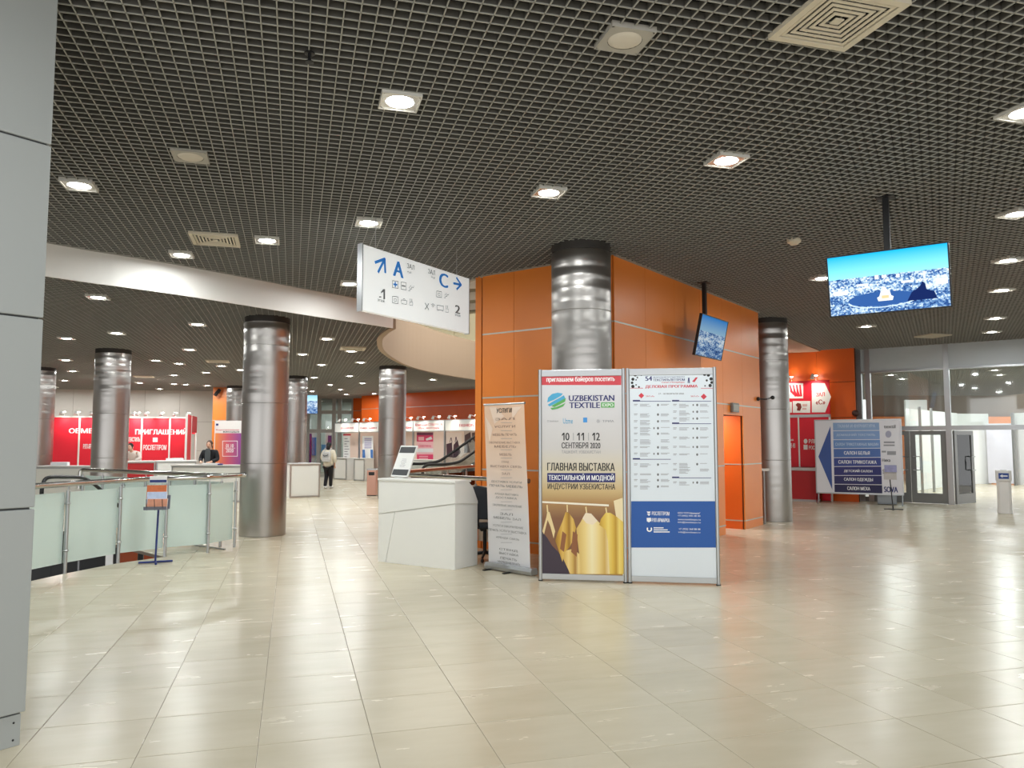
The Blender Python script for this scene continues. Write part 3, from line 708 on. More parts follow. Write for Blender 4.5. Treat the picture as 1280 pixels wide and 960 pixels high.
# ------------------------------------------------------------------ ceiling fixtures
LFRAME = M('lamp_frame', (214, 212, 206), .4); LREF = M('lamp_reflector', (235, 235, 232), .2, metal=.6)
def ring_sq(b, o, i, z0, z1):
    b.box(-o, o, -o, -i, z0, z1); b.box(-o, o, i, o, z0, z1); b.box(-o, -i, -i, i, z0, z1); b.box(i, o, -i, i, z0, z1); return b
def downlight_proto():
    t = thing('ceiling_downlight', '', 'ceiling light', (0, 0, -50), GR)
    ring_sq(MB(), .150, .138, -.012, .03).build('frame', LFRAME, t)
    b = MB(); n = 28; vs_, fs = [], []           # plate with a round hole
    for i in range(n):
        a = 2*math.pi*i/n; c, s = math.cos(a), math.sin(a); k = .138/max(abs(c), abs(s))
        vs_ += [(c*k, s*k, -.004), (c*.108, s*.108, -.004), (c*.095, s*.095, .05)]
    for i in range(n):
        j = (i+1) % n; fs += [(3*i, 3*j, 3*j+1, 3*i+1), (3*i+1, 3*j+1, 3*j+2, 3*i+2)]
    b.add(vs_, fs).build('reflector', LREF, t)
    MB().lathe([(.03, -.012), (.07, -.006), (.098, .012), (.098, .03)], 24).build('lamp_lens', LAMP, t, smooth=True)
    la = bpy.data.lights.new('lamp', 'AREA'); la.shape = 'DISK'; la.size = .19; la.energy = LAMP_W; la.color = (.95, .995, 1.0); la.spread = R(178)
    lo = bpy.data.objects.new('lamp', la); COL.objects.link(lo); lo.parent = t; lo.location = (0, 0, -.018)
    return t
DLP = downlight_proto(); _dl = [0]
def downlight(p, label, group):
    t = DLP if _dl[0] == 0 else copy_tree(DLP); _dl[0] += 1
    t.location = p; t['label'] = label
    if group: t['group'] = group
    elif 'group' in t: del t['group']
near = [(500, 127, 'large lit square downlight overhead, nearest the hanging hall sign'), (908, 201, 'lit square downlight between the air vent and the hanging landscape screen'),
        (686, 241, 'lit square downlight just above the steel column behind the boards'), (99, 232, 'lit square downlight right beside the grey pillar'),
        (461, 279, 'lit square downlight directly above the hanging hall sign'), (334, 301, 'lit square downlight beside the slotted vent, on the side of the hall sign'),
        (227, 319, 'lit square downlight close to the white bulkhead under the slotted vent'), (437, 355, 'lit square downlight tucked beside the edge of the hanging hall sign'),
        (1281, 141, 'lit square downlight cut off by the picture edge high above the landscape screen'), (1271, 268, 'lit square downlight at the picture edge level with the top of the landscape screen pole'),
        (1260, 326, 'second lit downlight in the row beside the landscape screen'), (1252, 363, 'third lit downlight in the row beside the landscape screen'),
        (1244, 398, 'fourth lit downlight in the row beside the landscape screen'), (1240, 415, 'fifth lit downlight in the row beside the landscape screen'),
        (1237, 432, 'last lit downlight in the row, just above the glazed screen wall'), (1028, 348, 'lit downlight peeping out behind the edge of the landscape screen'),
        (1083, 408, 'lit downlight below the landscape screen')]
for x, y, l in near:
    downlight(atz(x, y, Z_NEAR-.012), l, 'downlights in the front ceiling')
far = [(122.6,372),(146,416.6),(83,423),(82,450),(91,464),(246.7,405.7),(236.6,437),(194.6,450.7),(223.9,454.5),(277,457.5),(257.6,465.7),(217.5,469),(300.7,462.4),(174.7,478.5),(217.5,480),(258.7,482),
       (408.7,423.7),(378,442.9),(438.7,439),(402,456),(451,453),(392.6,472),(437,470),(412.8,481),(453.3,479),(425.6,486.7),(390,489),(433,493),(467.6,492),(541,474.5)]
ORD = ['topmost', 'second highest', 'third highest', 'fourth highest', 'fifth highest', 'sixth highest', 'seventh highest', 'eighth highest', 'ninth highest', 'tenth highest', 'eleventh highest', 'twelfth highest', 'thirteenth highest', 'fourteenth highest', 'fifteenth highest', 'lowest in the picture']
cnt = [0, 0, 0]
for x, y in sorted(far, key=lambda q: q[1]):
    if x < 305: l, g = 'small lit downlight between grey pillar and front column, %s of sixteen' % ORD[cnt[0]], 'far downlights above the red booth'; cnt[0] += 1
    elif x < 480: l, g = 'small lit downlight between front column and escalator column, %s of thirteen' % ORD[cnt[1]], 'far downlights above the passage'; cnt[1] += 1
    else: l, g = 'small lit downlight under the curved beige slab edge', None
    downlight(atz(x, y, Z_FAR-.012), l, g)
room = [(12.4, 25.6), (14.9, 23.7), (17.6, 21.7), (13.6, 27.6), (16.2, 25.8), (18.8, 23.8), (14.9, 29.4), (17.5, 27.6), (20.2, 25.6), (21.6, 22.6)]
RL = None
for k, p in enumerate(sorted(room, key=lambda q: q[1])):
    downlight((p[0], p[1], 4.05-.012), 'small lit downlight in the bright room behind the glazing, %s from the glass' % ['first', 'second', 'third', 'fourth', 'fifth', 'sixth', 'seventh', 'eighth', 'ninth', 'tenth'][k], 'downlights of the bright room')
    for o in bpy.data.objects[:]:
        if o.type == 'LIGHT' and o.parent and o.parent['label'].startswith('small lit downlight in the bright room') and o.data.energy < LAMP_W*1.5:
            if RL is None: RL = o.data.copy(); RL.energy = LAMP_W*2.5
            o.data = RL
pq = C0+D1*4.46+nin*.75; downlight((pq.x, pq.y, 2.3-.012), 'small downlight in the low ceiling of the kiosk doorway', None)
for p in [(-2.6, 2.2), (1.0, 1.2), (4.6, 0.4), (8.4, 4.5), (12.0, 9.5), (12, 3.5), (-6.5, 3.0), (16.0, 8.0), (16.5, 14.0), (1.8, -1.8), (-3.4, -1.6), (7, -1.5)]:
    downlight((p[0], p[1], Z_NEAR-.012), 'square ceiling downlight outside the view, over the front of the lobby', 'downlights outside the view')
# unseen downlights of the far hall, the last two added to brighten behind the glazing
for p in [(-13.5, 21), (-16.5, 22), (-16.0, 27.5), (-12.5, 29.5), (-17.5, 17), (-10, 35), (-1.5, 33.0), (-10.2, 41.2), (-8.3, 41.2)]:
    downlight((p[0], p[1], Z_FAR-.012), 'square ceiling downlight added to the far hall, hidden from view', 'hidden downlights of the far hall')
for k, p in enumerate([(-18.4, 30.9), (-16.5, 31.4), (-14.6, 31.9)]):
    downlight((p[0], p[1], Z_FAR-.012), 'tiny added downlight washing the pale wall above the red booth, %s from the grey pillar' % ('first', 'second', 'third')[k], 'downlights added to wash the pale wall')  # lamps added only to brighten the pale wall
# round speakers, vents, detector
SPK = M('speaker_grey', (176, 172, 164), .6); SPW = M('speaker_mesh', (214, 206, 194), .7, bump=.4, bscale=400)
def speaker(p, label):
    t = thing('ceiling_speaker', label, 'speaker', p, GR, 'ceiling speakers')
    b = MB(); n = 28; vs_, fs = [], []
    for i in range(n):
        a = 2*math.pi*i/n; c, s = math.cos(a), math.sin(a); k = .15/max(abs(c), abs(s)); vs_ += [(c*k, s*k, -.006), (c*.112, s*.112, -.006), (c*.15*1, s*.15, .03)]
    for i in range(n):
        j = (i+1) % n; fs += [(3*i, 3*j, 3*j+1, 3*i+1)]
    b.add(vs_, fs); ring_sq(b, .152, .146, -.008, .03); b.build('plate', SPK, t)
    MB().lathe([(.02, -.018), (.07, -.016), (.095, -.012), (.11, -.004), (.11, .02)], 28).build('grille', SPW, t, smooth=True)
speaker(atz(781, 50, Z_NEAR-.01), 'unlit square ceiling speaker with a round pale grille, near the large air vent')
speaker(atz(238, 196, Z_NEAR-.01), 'unlit square ceiling speaker with a round pale grille, on the grey pillar side')
VENT = M('vent_cream', (216, 206, 186), .5)
def vent(p, label, s=.29, rings=6, group='air vents'):
    t = thing('air_vent', label, 'air vent', p, GR, group)
    ring_sq(MB(), s, s-.045, -.012, .02).build('frame', VENT, t)
    MB().box(-s+.02, s-.02, -s+.02, s-.02, .035, .04).build('backing', PLENUM, t)
    for k in range(rings):
        o = s-.055-k*.040
        if o < .045: break
        ring_sq(MB(), o, o-.022, -.006+k*.001, .0+k*.001).build('slat', VENT, t)
    MB().box(-.03, .03, -.03, .03, -.008, .0).build('centre_plate', VENT, t)
vent(atz(1046, 26, Z_NEAR-.012), 'large cream louvred air vent at the top of the picture')
vent(atz(269, 300, Z_NEAR-.012), 'cream slotted air vent above the white bulkhead')
vent(atz(1166, 420, Z_NEAR-.012), 'pale square air vent below the landscape screen, seen edge on')
vent(atz(441, 436, Z_FAR-.012), 'pale air vent in the far ceiling left of the escalator column')
vent(atz(272, 452, Z_FAR-.012), 'pale air vent in the far ceiling beside the front column')
vent(atz(180, 471, Z_FAR-.012), 'small pale air vent in the far ceiling above the red booth')
p = atz(992.5, 301, Z_NEAR)
t = thing('smoke_detector', 'small round cream smoke detector in the ceiling beside the landscape screen', 'detector', p)
MB().lathe([(.03, -.055), (.05, -.05), (.065, -.03), (.085, -.022), (.09, 0), (.09, .02)], 24).build('housing', VENT, t, smooth=True)
p = atz(387, 66, Z_NEAR); t = thing('sprinkler', 'tiny dark sprinkler head in the ceiling grid', 'sprinkler', p)
MB().lathe([(.012, -.07), (.03, -.068), (.03, -.062), (.012, -.06), (.012, -.01), (.035, -.008), (.035, .0)], 16).build('nozzle', BLACK, t)

# ------------------------------------------------------------------ hanging hall sign
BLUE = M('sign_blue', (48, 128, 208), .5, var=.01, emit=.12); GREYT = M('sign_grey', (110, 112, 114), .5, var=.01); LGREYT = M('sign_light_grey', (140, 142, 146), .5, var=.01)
so = aty(453.4, 346, 8.6); srz = math.atan2(.861, .509)
PS = Plane((so.x, so.y), srz)
W_ = PS(586.3, 373)[0]
zb, ztp = PS(454, 388)[1], PS(453.6, 305)[1]
SG = thing('hanging_sign', 'white hanging hall sign with blue letters A and C and arrows', 'sign', (so.x, so.y, zb), srz)
class Off:                                   # plane whose heights count from the thing's base
    def __init__(s, pl, dz): s.pl = pl; s.dz = dz
    def __call__(s, a, b, y=0.0):
        q = s.pl(a, b, y); return (q[0], q[1]-s.dz)
PS2 = Off(PS, zb); HS = ztp-zb
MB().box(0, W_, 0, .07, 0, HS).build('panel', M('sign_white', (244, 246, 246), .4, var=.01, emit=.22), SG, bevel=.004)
MB().box(-.012, 0, -.004, .074, -.01, HS+.01).build('edge_profile', ALU, SG); MB().box(W_, W_+.012, -.004, .074, -.01, HS+.01).build('edge_profile', ALU, SG)
for xx in (.25, W_-.25): MB().tube([(xx, .035, HS), (xx, .035, Z_NEAR-zb+.02)], .004, 6).build('wire', ALU, SG)
y = -.002
def numeral_one(r, m, parent, pl, y):
    x0, y0, x1, y1 = r; w_, h_ = x1-x0, y1-y0
    return ppx('lettering', [[(x0, y0+.26*h_), (x0+.5*w_, y0), (x1, y0), (x1, y1), (x1-.4*w_, y1), (x1-.4*w_, y0+.24*h_), (x0, y0+.42*h_)]], m, parent, pl, y)
# zoomed sign coordinates (7.111 px per photo pixel, from 440,290)
def z4(a, b): return (440+a/7.111, 290+b/7.111)
def r4(a, b, c, d): return (440+a/7.111, 290+b/7.111, 440+c/7.111, 290+d/7.111)
lpx('A', r4(364, 262, 460, 400), BLUE, SG, PS2, y, .04); lpx('C', r4(774, 368, 856, 492), BLUE, SG, PS2, y, .04)
lpx('ЗАЛ', r4(488, 286, 556, 330), GREYT, SG, PS2, y, .02); lpx('Hall', r4(490, 345, 528, 368), LGREYT, SG, PS2, y, .0)
lpx('ЗАЛ', r4(676, 334, 740, 378), GREYT, SG, PS2, y, .02); lpx('Hall', r4(704, 392, 740, 416), LGREYT, SG, PS2, y, .0)
numeral_one(r4(258, 508, 294, 598), GREYT, SG, PS2, y); ppx('lettering', [rect(*r4(240, 572, 260, 582))], GREYT, SG, PS2, y); lpx('этаж', r4(226, 600, 292, 622), GREYT, SG, PS2, y, .01)
lpx('2', r4(916, 652, 962, 724), GREYT, SG, PS2, y, .03); lpx('этаж', r4(914, 732, 966, 752), LGREYT, SG, PS2, y, .01)
def stroke(name, pts, wd, m, parent, pl, y):
    q = [Vector((*pl(*z4(a, b), y), 0)) for a, b in pts]; polys = []
    for a, c in zip(q, q[1:]):
        d = (c-a).normalized(); n = Vector((-d.y, d.x, 0))*wd/2; a = a-d*wd*.3; c = c+d*wd*.3
        polys.append([((a-n).x, (a-n).y), ((c-n).x, (c-n).y), ((c+n).x, (c+n).y), ((a+n).x, (a+n).y)])
    return flat(name, polys, m, parent, y)
stroke('arrow', [(208, 270), (290, 240), (296, 358)], .034, BLUE, SG, PS2, y); stroke('arrow', [(234, 354), (290, 242)], .034, BLUE, SG, PS2, y)
stroke('arrow', [(930, 408), (970, 470), (932, 508)], .03, BLUE, SG, PS2, y); stroke('arrow', [(904, 456), (970, 470)], .03, BLUE, SG, PS2, y)
def icon(x0, y0, x1, y1, kind):
    sl_ = .24; dy = (x1-x0)*.15
    P = lambda a, b: (x0+(x1-x0)*a, y0+(y1-y0)*b+dy*a)
    m = LGREYT
    if kind in ('plus', 'minus', 'page', 'screen'):
        stroke('icon', [P(0, 0), P(1, 0), P(1, 1), P(0, 1), P(0, 0)], .008, m, SG, PS2, y)
    if kind == 'plus': stroke('icon', [P(.5, .2), P(.5, .8)], .02, BLUE, SG, PS2, y); stroke('icon', [P(.2, .5), P(.8, .5)], .02, BLUE, SG, PS2, y)
    if kind == 'minus': stroke('icon', [P(.2, .5), P(.8, .5)], .018, m, SG, PS2, y)
    if kind == 'page': stroke('icon', [P(.3, .7), P(.3, .35), P(.7, .35), P(.7, .7), P(.3, .7)], .006, m, SG, PS2, y)
    if kind == 'screen': stroke('icon', [P(.2, 1.0), P(.1, 1.25)], .007, m, SG, PS2, y); stroke('icon', [P(.8, 1.0), P(.9, 1.25)], .007, m, SG, PS2, y)
    if kind == 'stairs': stroke('icon', [P(0, 1), P(.3, 1), P(.3, .66), P(.6, .66), P(.6, .33), P(1, .33), P(1, 0)], .007, m, SG, PS2, y); stroke('icon', [P(.1, .5), P(.55, 0)], .007, m, SG, PS2, y)
    if kind == 'basket': stroke('icon', [P(0, .3), P(1, .3), P(.9, 1), P(.1, 1), P(0, .3)], .007, m, SG, PS2, y); stroke('icon', [P(.3, .3), P(.4, 0), P(.6, 0), P(.7, .3)], .007, m, SG, PS2, y)
    if kind == 'lift': stroke('icon', [P(.2, 0), P(.2, .35)], .009, m, SG, PS2, y); stroke('icon', [P(.7, 0), P(.7, .35)], .009, m, SG, PS2, y); stroke('icon', [P(0, .5), P(1, .5), P(1, 1), P(0, 1), P(0, .5)], .006, m, SG, PS2, y)
    if kind == 'cross': stroke('icon', [P(0, 0), P(1, 1)], .012, m, SG, PS2, y); stroke('icon', [P(1, 0), P(0, 1)], .012, m, SG, PS2, y)
    if kind == 'wifi':
        for k in (1, .65, .3): stroke('icon', [P(.5-.5*k, .7-.7*k+.1), P(.5, .7-.9*k), P(.5+.5*k, .7-.7*k+.1)], .007, m, SG, PS2, y)
for a in [(360, 432, 410, 494, 'plus'), (436, 444, 482, 508, 'minus'), (500, 470, 548, 520, 'stairs'), (360, 570, 410, 630, 'page'), (436, 590, 490, 636, 'basket'), (512, 592, 540, 650, 'lift'),
          (752, 524, 796, 576, 'page'), (818, 540, 860, 584, 'stairs'), (650, 632, 682, 686, 'cross'), (702, 642, 738, 680, 'wifi'), (756, 650, 812, 690, 'screen'), (832, 650, 856, 712, 'lift')]: icon(*a)

# ------------------------------------------------------------------ hanging screens
def tv(name, label, c, rz, tilt, w, h, zc, scr):
    t = thing(name, label, 'screen', (c.x, c.y, zc), rz)
    T = Matrix.Rotation(tilt, 4, 'X')          # top leans out towards the viewer
    def part(b, nm, m):
        o = b.build(nm, m, t); o.matrix_local = T; return o
    part(MB().box(-w/2, w/2, .0, .035, -h/2, h/2), 'casing', BLACK)
    b = MB(); e = .014
    b.box(-w/2, w/2, -.012, 0, h/2-e, h/2); b.box(-w/2, w/2, -.012, 0, -h/2, -h/2+e); b.box(-w/2, -w/2+e, -.012, 0, -h/2+e, h/2-e); b.box(w/2-e, w/2, -.012, 0, -h/2+e, h/2-e); part(b, 'bezel', BLACK)
    part(MB().box(-w/2+e, w/2-e, -.006, -.001, -h/2+e, h/2-e), 'display', scr)
    part(MB().box(-.2, .2, .035, .07, -.15, .15), 'mount_plate', BLACK)
    MB().box(-.03, .03, .08, .14, -.05, Z_NEAR-zc+.02).build('pole', BLACK, t)
    MB().box(-.09, .09, .03, .19, Z_NEAR-zc-.01, Z_NEAR-zc+.0).build('ceiling_plate', BLACK, t)
    return t
pl_ = Vector((aty(1035, 357, 8.3).x, 8.3, 0)); prr = Vector((aty(1188.5, 345, 7.62).x, 7.62, 0)); c = (pl_+prr)/2
tv('hanging_screen', 'large landscape screen hung from the ceiling showing a town under a cyan sky', c, math.atan2(prr.y-pl_.y, prr.x-pl_.x), R(9), (prr-pl_).length, .655, aty(1111, 351.5, c.y).z, screen_mat('screen_town', 1.1, .65, (0, 178, 240), (150, 240, 250), 1.0))
TV1 = [o for o in bpy.data.objects if o.name == 'hanging_screen'][0]
tw_, th_ = (prr-pl_).length-.03, .625; TT = Matrix.Rotation(R(9), 4, 'X')
def pic(nm, polys, rgb, g=1.0, lay=0):
    o = flat('screen_picture', [[((x-.5)*tw_, (z-.5)*th_) for x, z in p] for p in polys], emit_mat('screen_'+nm, rgb, g), TV1, -.0065-lay*.0006); o.matrix_local = TT
ring = [[(.45+.30*math.cos(R(q)), .20+.13*math.sin(R(q))), (.45+.30*math.cos(R(q+12)), .20+.13*math.sin(R(q+12))), (.45+.28*math.cos(R(q+12)), .20+.115*math.sin(R(q+12))), (.45+.28*math.cos(R(q)), .20+.115*math.sin(R(q)))] for q in range(-170, 10, 12)]
pic('plaza', [oval(.45, .22, .29, .12, 24)], (52, 92, 156)); 
for q in ring: pic('road', [q], (206, 226, 240), 1.0, 1)
pic('palace', [[(.42, .18), (.54, .18), (.55, .24), (.53, .26), (.52, .34), (.50, .36), (.48, .42), (.465, .36), (.445, .34), (.43, .26), (.41, .24)]], (236, 240, 236), 1.0, 2)
pic('palace_gold', [[(.45, .22), (.51, .22), (.51, .27), (.45, .27)]], (240, 200, 150), 1.0, 3)
pic('grove', [[(.66, .14), (.90, .14), (.88, .26), (.82, .30), (.81, .40), (.79, .44), (.775, .38), (.74, .32), (.70, .28)]], (24, 40, 92), 1.0, 2)
for i_, (x, z, w_, h_) in enumerate([(.03, .34, .13, .07), (.40, .55, .035, .07), (.46, .56, .04, .05), (.58, .54, .03, .06), (.80, .48, .015, .12), (.90, .36, .09, .10), (.24, .46, .10, .04), (.62, .44, .10, .04)]): pic('block_%d' % i_, [rect(x, z, x+w_, z+h_)], (226, 232, 238), 1.0, 1)
nrm = Vector((math.cos(A1-R(90)), math.sin(A1-R(90)), 0))
PT = Plane(C0+nrm*.42, A1); a0, a1 = PT(872.5, 418)[0], PT(905.5, 427)[0]; c = C0+nrm*.42+D1*((a0+a1)/2)
tv('hanging_screen', 'screen hung close to the orange kiosk wall, seen at a slant', c, A1, R(12), a1-a0, .66, PT(888.5, 422)[1], screen_mat('screen_city_dusk', 1.1, .65, (50, 130, 205), (150, 190, 215), .55))

# ------------------------------------------------------------------ poster boards
INK = M('ink_black', (34, 32, 34), .5, var=.01); NAVY = M('ink_navy', (40, 44, 110), .5, var=.01); REDI = M('ink_red', (206, 58, 74), .5, var=.01)
INKG = M('ink_grey', (150, 150, 156), .5, var=.01); INKW = M('ink_white', (245, 245, 246), .5, var=.01); BLUEP = M('ink_blue', (36, 88, 166), .5, var=.01)
b_l, b_m, b_r = gnd(673.5, 725.6), gnd(783, 728.4), gnd(899.4, 732)
brz = math.atan2(b_r.y-b_l.y, b_r.x-b_l.x); BP = Plane(b_l, brz); PHt = 2.49
def board(name, label, x0, x1):
    t = thing(name, label, 'poster board', (b_l.x, b_l.y, 0), brz)
    for x in (x0+.022, x1-.022):
        b = MB(); b.prism([(x+.022*math.cos(R(45*k+22.5)), .022*math.sin(R(45*k+22.5))) for k in range(8)], 0, PHt); b.build('post', ALU, t)
        MB().cyl(x, 0, 0, .012, .028, 16).build('foot', BLACK, t)
    MB().box(x0+.04, x1-.04, -.012, .012, PHt-.085, PHt-.005).build('top_rail', ALU, t, bevel=.004)
    MB().box(x0+.04, x1-.04, -.012, .012, .02, .085).build('bottom_rail', ALU, t, bevel=.004)
    MB().box(x0+.04, x1-.04, -.004, .004, .085, PHt-.085).build('infill_panel', M('board_white', (226, 233, 240), .4, var=.01), t)
    return t
xm = BP(783.3, 600)[0]; xe = BP(898, 600)[0]
B1 = board('poster_board', 'tall poster board with yellow shirts on hangers and a red top band', 0.0, xm-.003)
B2 = board('poster_board', 'tall white schedule board with a blue contact block', xm+.003, xe)
for t in (B1, B2):
    pass
z0p, z1p = BP(728, 719.5)[1], BP(728, 467)[1]
zz = lambda yy: (BP(728, yy)[1]-z0p)/(z1p-z0p)
m = ramp_mat('poster_gradient', 'Z', z0p, z1p, [(0, (190, 146, 76)), (zz(690), (128, 86, 62)), (zz(648), (136, 94, 66)), (zz(628), (178, 138, 88)), (zz(614), (206, 178, 126)), (zz(592), (216, 204, 176)), (zz(560), (208, 204, 202)), (1, (216, 216, 222))])
def fold_mat(name, x0, x1, dark, mid, light):
    a_, c_ = BP(x0, 690)[0], BP(x1, 690)[0]
    return ramp_mat(name, 'X', a_, c_, [(0, dark), (.22, mid), (.38, light), (.55, mid), (.68, dark), (.82, light), (1, mid)])
y = -.0045
ppx('poster_print', [rect(677, 467, 778.5, 719.5)], m, B1, BP, y)
y -= .001
ppx('header_band', [rect(676.5, 467, 776.5, 481.3)], M('band_red', (206, 70, 80), .5), B1, BP, y)
# blurred clothes-rail picture, flat print
ppx('print_rail', [[(676, 628.5), (676, 626.3), (761, 630.6), (761, 633)]], M('print_rail_white', (246, 238, 220), .5), B1, BP, y)
ppx('print_light_patch', [[(767, 626), (779, 622), (779, 652), (771, 652)]], M('print_cream', (240, 222, 180), .5), B1, BP, y)
ppx('print_garment', [[(677, 664), (684, 672), (690, 682), (697, 689), (707, 700), (712, 717.5), (676.8, 717.5)]], M('print_dark_cloth', (64, 52, 66), .5), B1, BP, y)
ppx('print_garment', [[(700, 690), (713, 717.5), (728, 717.5), (726, 694), (716, 686)]], fold_mat('print_pale_gold', 700, 728, (176, 128, 62), (222, 184, 100), (240, 212, 140)), B1, BP, y-.0008)
ppx('print_garment', [[(707, 640), (703, 652), (697, 666), (694, 676), (697, 684), (703, 702.5), (706, 690), (712, 684), (716, 676), (720, 660), (717, 649), (711, 641)]], fold_mat('print_ochre', 694, 720, (158, 112, 36), (204, 158, 60), (228, 190, 98)), B1, BP, y-.0016)
ppx('print_garment', [[(732, 641), (726, 652), (720.5, 661), (722, 676), (725, 700), (727, 717.5), (772, 717.5), (772, 668), (757, 662), (747, 651), (739, 642)]], fold_mat('print_cream_yellow', 720, 773, (216, 176, 92), (240, 214, 140), (250, 236, 190)), B1, BP, y-.0016)
ppx('print_garment', [[(757, 641), (751, 649), (749, 656), (757, 662), (760, 676), (762, 717.5), (779.5, 717.5), (779.5, 653), (771, 646), (763, 641)]], fold_mat('print_yellow', 749, 780, (196, 150, 48), (228, 190, 78), (242, 216, 116)), B1, BP, y-.0024)
ppx('print_collar', [[(732, 641), (728, 648), (733, 654), (741, 656), (747, 651), (739, 642)]], M('print_blush', (244, 226, 200), .5), B1, BP, y-.0024)
ppx('print_pocket', [[(703, 664), (700, 686), (705, 690), (708, 668)], [(716, 664), (714, 690), (721, 696), (722, 668)]], M('print_brown', (150, 96, 60), .5), B1, BP, y-.0024)
ppx('print_hanger', [[(684, 640), (687, 640), (694, 664), (692, 673), (688, 658), (684.5, 650), (680, 668), (678, 664), (683, 646)], [(683.6, 640), (683, 631), (684.6, 631), (685.6, 640)], [(708.5, 640), (708.2, 631), (709.6, 631), (710, 640)], [(732.5, 641), (731.5, 634), (733, 633), (734, 641)], [(757.5, 641), (756.5, 635), (758, 634), (759.2, 641)]], M('print_hanger_wood', (238, 214, 160), .5), B1, BP, y-.003)
y -= .001
lpx('приглашаем байеров посетить', (683, 470.5, 768.5, 478.4), INKW, B1, BP, y, .035)
lpx('UZBEKISTAN', (711, 494, 768, 501.2), NAVY, B1, BP, y, .035); lpx('TEXTILE', (711.5, 503, 750, 510), NAVY, B1, BP, y, .03)
GRN = M('logo_green', (96, 172, 92), .5); CYN = M('logo_cyan', (78, 168, 208), .5); DTEAL = M('logo_teal', (64, 140, 130), .5)
ppx('logo_box', [rect(751.3, 503, 768, 509.5)], GRN, B1, BP, y); lpx('EXPO', (753, 504.2, 766.6, 508.3), INKW, B1, BP, y-.001, .02)
ppx('logo_mark', [[(684, 503), (685, 497), (690, 492.5), (697, 490.8), (703.5, 492), (701, 495), (692, 500)], [(684.6, 506), (690, 502.5), (700, 497), (705, 494), (706.5, 498), (700, 501.5), (692, 505.5), (687, 508)]], CYN, B1, BP, y)
ppx('logo_mark', [[(689, 507.5), (696, 503.5), (703, 499.5), (707.3, 497.5), (706.4, 502), (700, 505.5), (693, 509)], [(688, 510), (695, 509), (703, 505.5), (707, 503.5), (704, 508), (697, 511), (690, 512.3)]], GRN, B1, BP, y)
lpx('O\'zbekiston', (684, 525, 698, 527.4), INKG, B1, BP, y, .0); lpx('Uzme', (703.8, 522.8, 716, 529.5), CYN, B1, BP, y, .0); ppx('logo_square', [rect(729, 522, 734, 528)], M('logo_sky', (70, 150, 220), .5), B1, BP, y); lpx('ТРИА', (753, 525, 767.5, 527.8), INKG, B1, BP, y, .01); lpx('✳', (745.5, 524, 750, 529), INKG, B1, BP, y, .0)
for x_ in (702.3, 721.3, 726.6, 740.3): numeral_one((x_, 541, x_+3.4, 550.5), INK, B1, BP, y)
lpx('0', (706.8, 541, 711.8, 550.5), INK, B1, BP, y, .02); lpx('2', (745, 541, 750, 550.5), INK, B1, BP, y, .02)
ppx('divider', [rect(716.4, 541, 717, 550.5), rect(735.4, 541, 736, 550.5)], INKG, B1, BP, y)
lpx('СЕНТЯБРЯ 2020', (702, 553, 750.5, 560.5), INK, B1, BP, y, .025); lpx('ТАШКЕНТ, УЗБЕКИСТАН', (702, 563, 750.5, 567.5), INKG, B1, BP, y, .0)
lpx('ГЛАВНАЯ ВЫСТАВКА', (684, 578.5, 768.5, 588.5), INK, B1, BP, y, .035)
ppx('text_box', [rect(684, 591.3, 769, 602.8)], NAVY, B1, BP, y); lpx('ТЕКСТИЛЬНОЙ И МОДНОЙ', (685.5, 592.2, 767.5, 601.5), INKW, B1, BP, y-.001, .035)
lpx('ИНДУСТРИИ УЗБЕКИСТАНА', (684.5, 604.5, 769, 613), INK, B1, BP, y, .025)
# schedule board
y = -.0045
ppx('schedule_print', [rect(788.5, 467, 893.7, 626)], M('schedule_paper', (226, 234, 242), .5, var=.01), B2, BP, y)
ppx('blue_block', [rect(789, 626.5, 895.5, 684.5)], BLUEP, B2, BP, y)
y -= .001
def z7(a, b): return (770+a/8.533, 450+b/8.533)
def r7(a, b, c, d): return (770+a/8.533, 450+b/8.533, 770+c/8.533, 450+d/8.533)
lpx('54', r7(312, 174, 386, 222), NAVY, B2, BP, y, .04); lpx('ФЕДЕРАЛЬНАЯ ОПТОВАЯ ЯРМАРКА', r7(398, 176, 734, 190), NAVY, B2, BP, y, .02); lpx('ТЕКСТИЛЬЛЕГПРОМ', r7(396, 198, 734, 224), NAVY, B2, BP, y, .03)
lpx('ДЕЛОВАЯ ПРОГРАММА', r7(312, 266, 872, 302), REDI, B2, BP, y, .045); lpx('Санкт-Петербург', r7(486, 228, 736, 250), REDI, B2, BP, y, .02)
lpx('ЗАЛ «А»', r7(316, 378, 410, 394), REDI, B2, BP, y, .02); lpx('ЗАЛ «С»', r7(796, 378, 886, 394), REDI, B2, BP, y, .02); lpx('17 - 18 ФЕВРАЛЯ 2020', r7(456, 350, 724, 368), GREYT, B2, BP, y, .02)
dm = lambda a, b, s: [z7(a-s, b), z7(a, b+s), z7(a+s, b), z7(a, b-s)]
ppx('diamond', [dm(270, 380, 30), dm(936, 390, 32)], REDI, B2, BP, y)
ppx('logo_mark', [[z7(812, 230), z7(850, 186), z7(872, 186), z7(838, 236)]], REDI, B2, BP, y); ppx('logo_mark', [[z7(764, 246), z7(770, 188), z7(782, 188), z7(788, 246), z7(778, 246), z7(776, 214), z7(772, 246)]], NAVY, B2, BP, y)
dots = []
for a, b_, s in [(205, 158, 18), (180, 205, 17), (172, 243, 14), (180, 282, 18), (228, 188, 9), (214, 212, 8), (214, 266, 8), (245, 288, 10), (270, 160, 10), (945, 152, 18), (985, 160, 18), (1014, 202, 18), (1020, 240, 15), (1004, 272, 18), (968, 218, 12), (950, 275, 8)]: dots.append(oval(*z7(a, b_), s/8.533, s/8.533, 10))
ppx('dot_ornament', dots, INK, B2, BP, y)
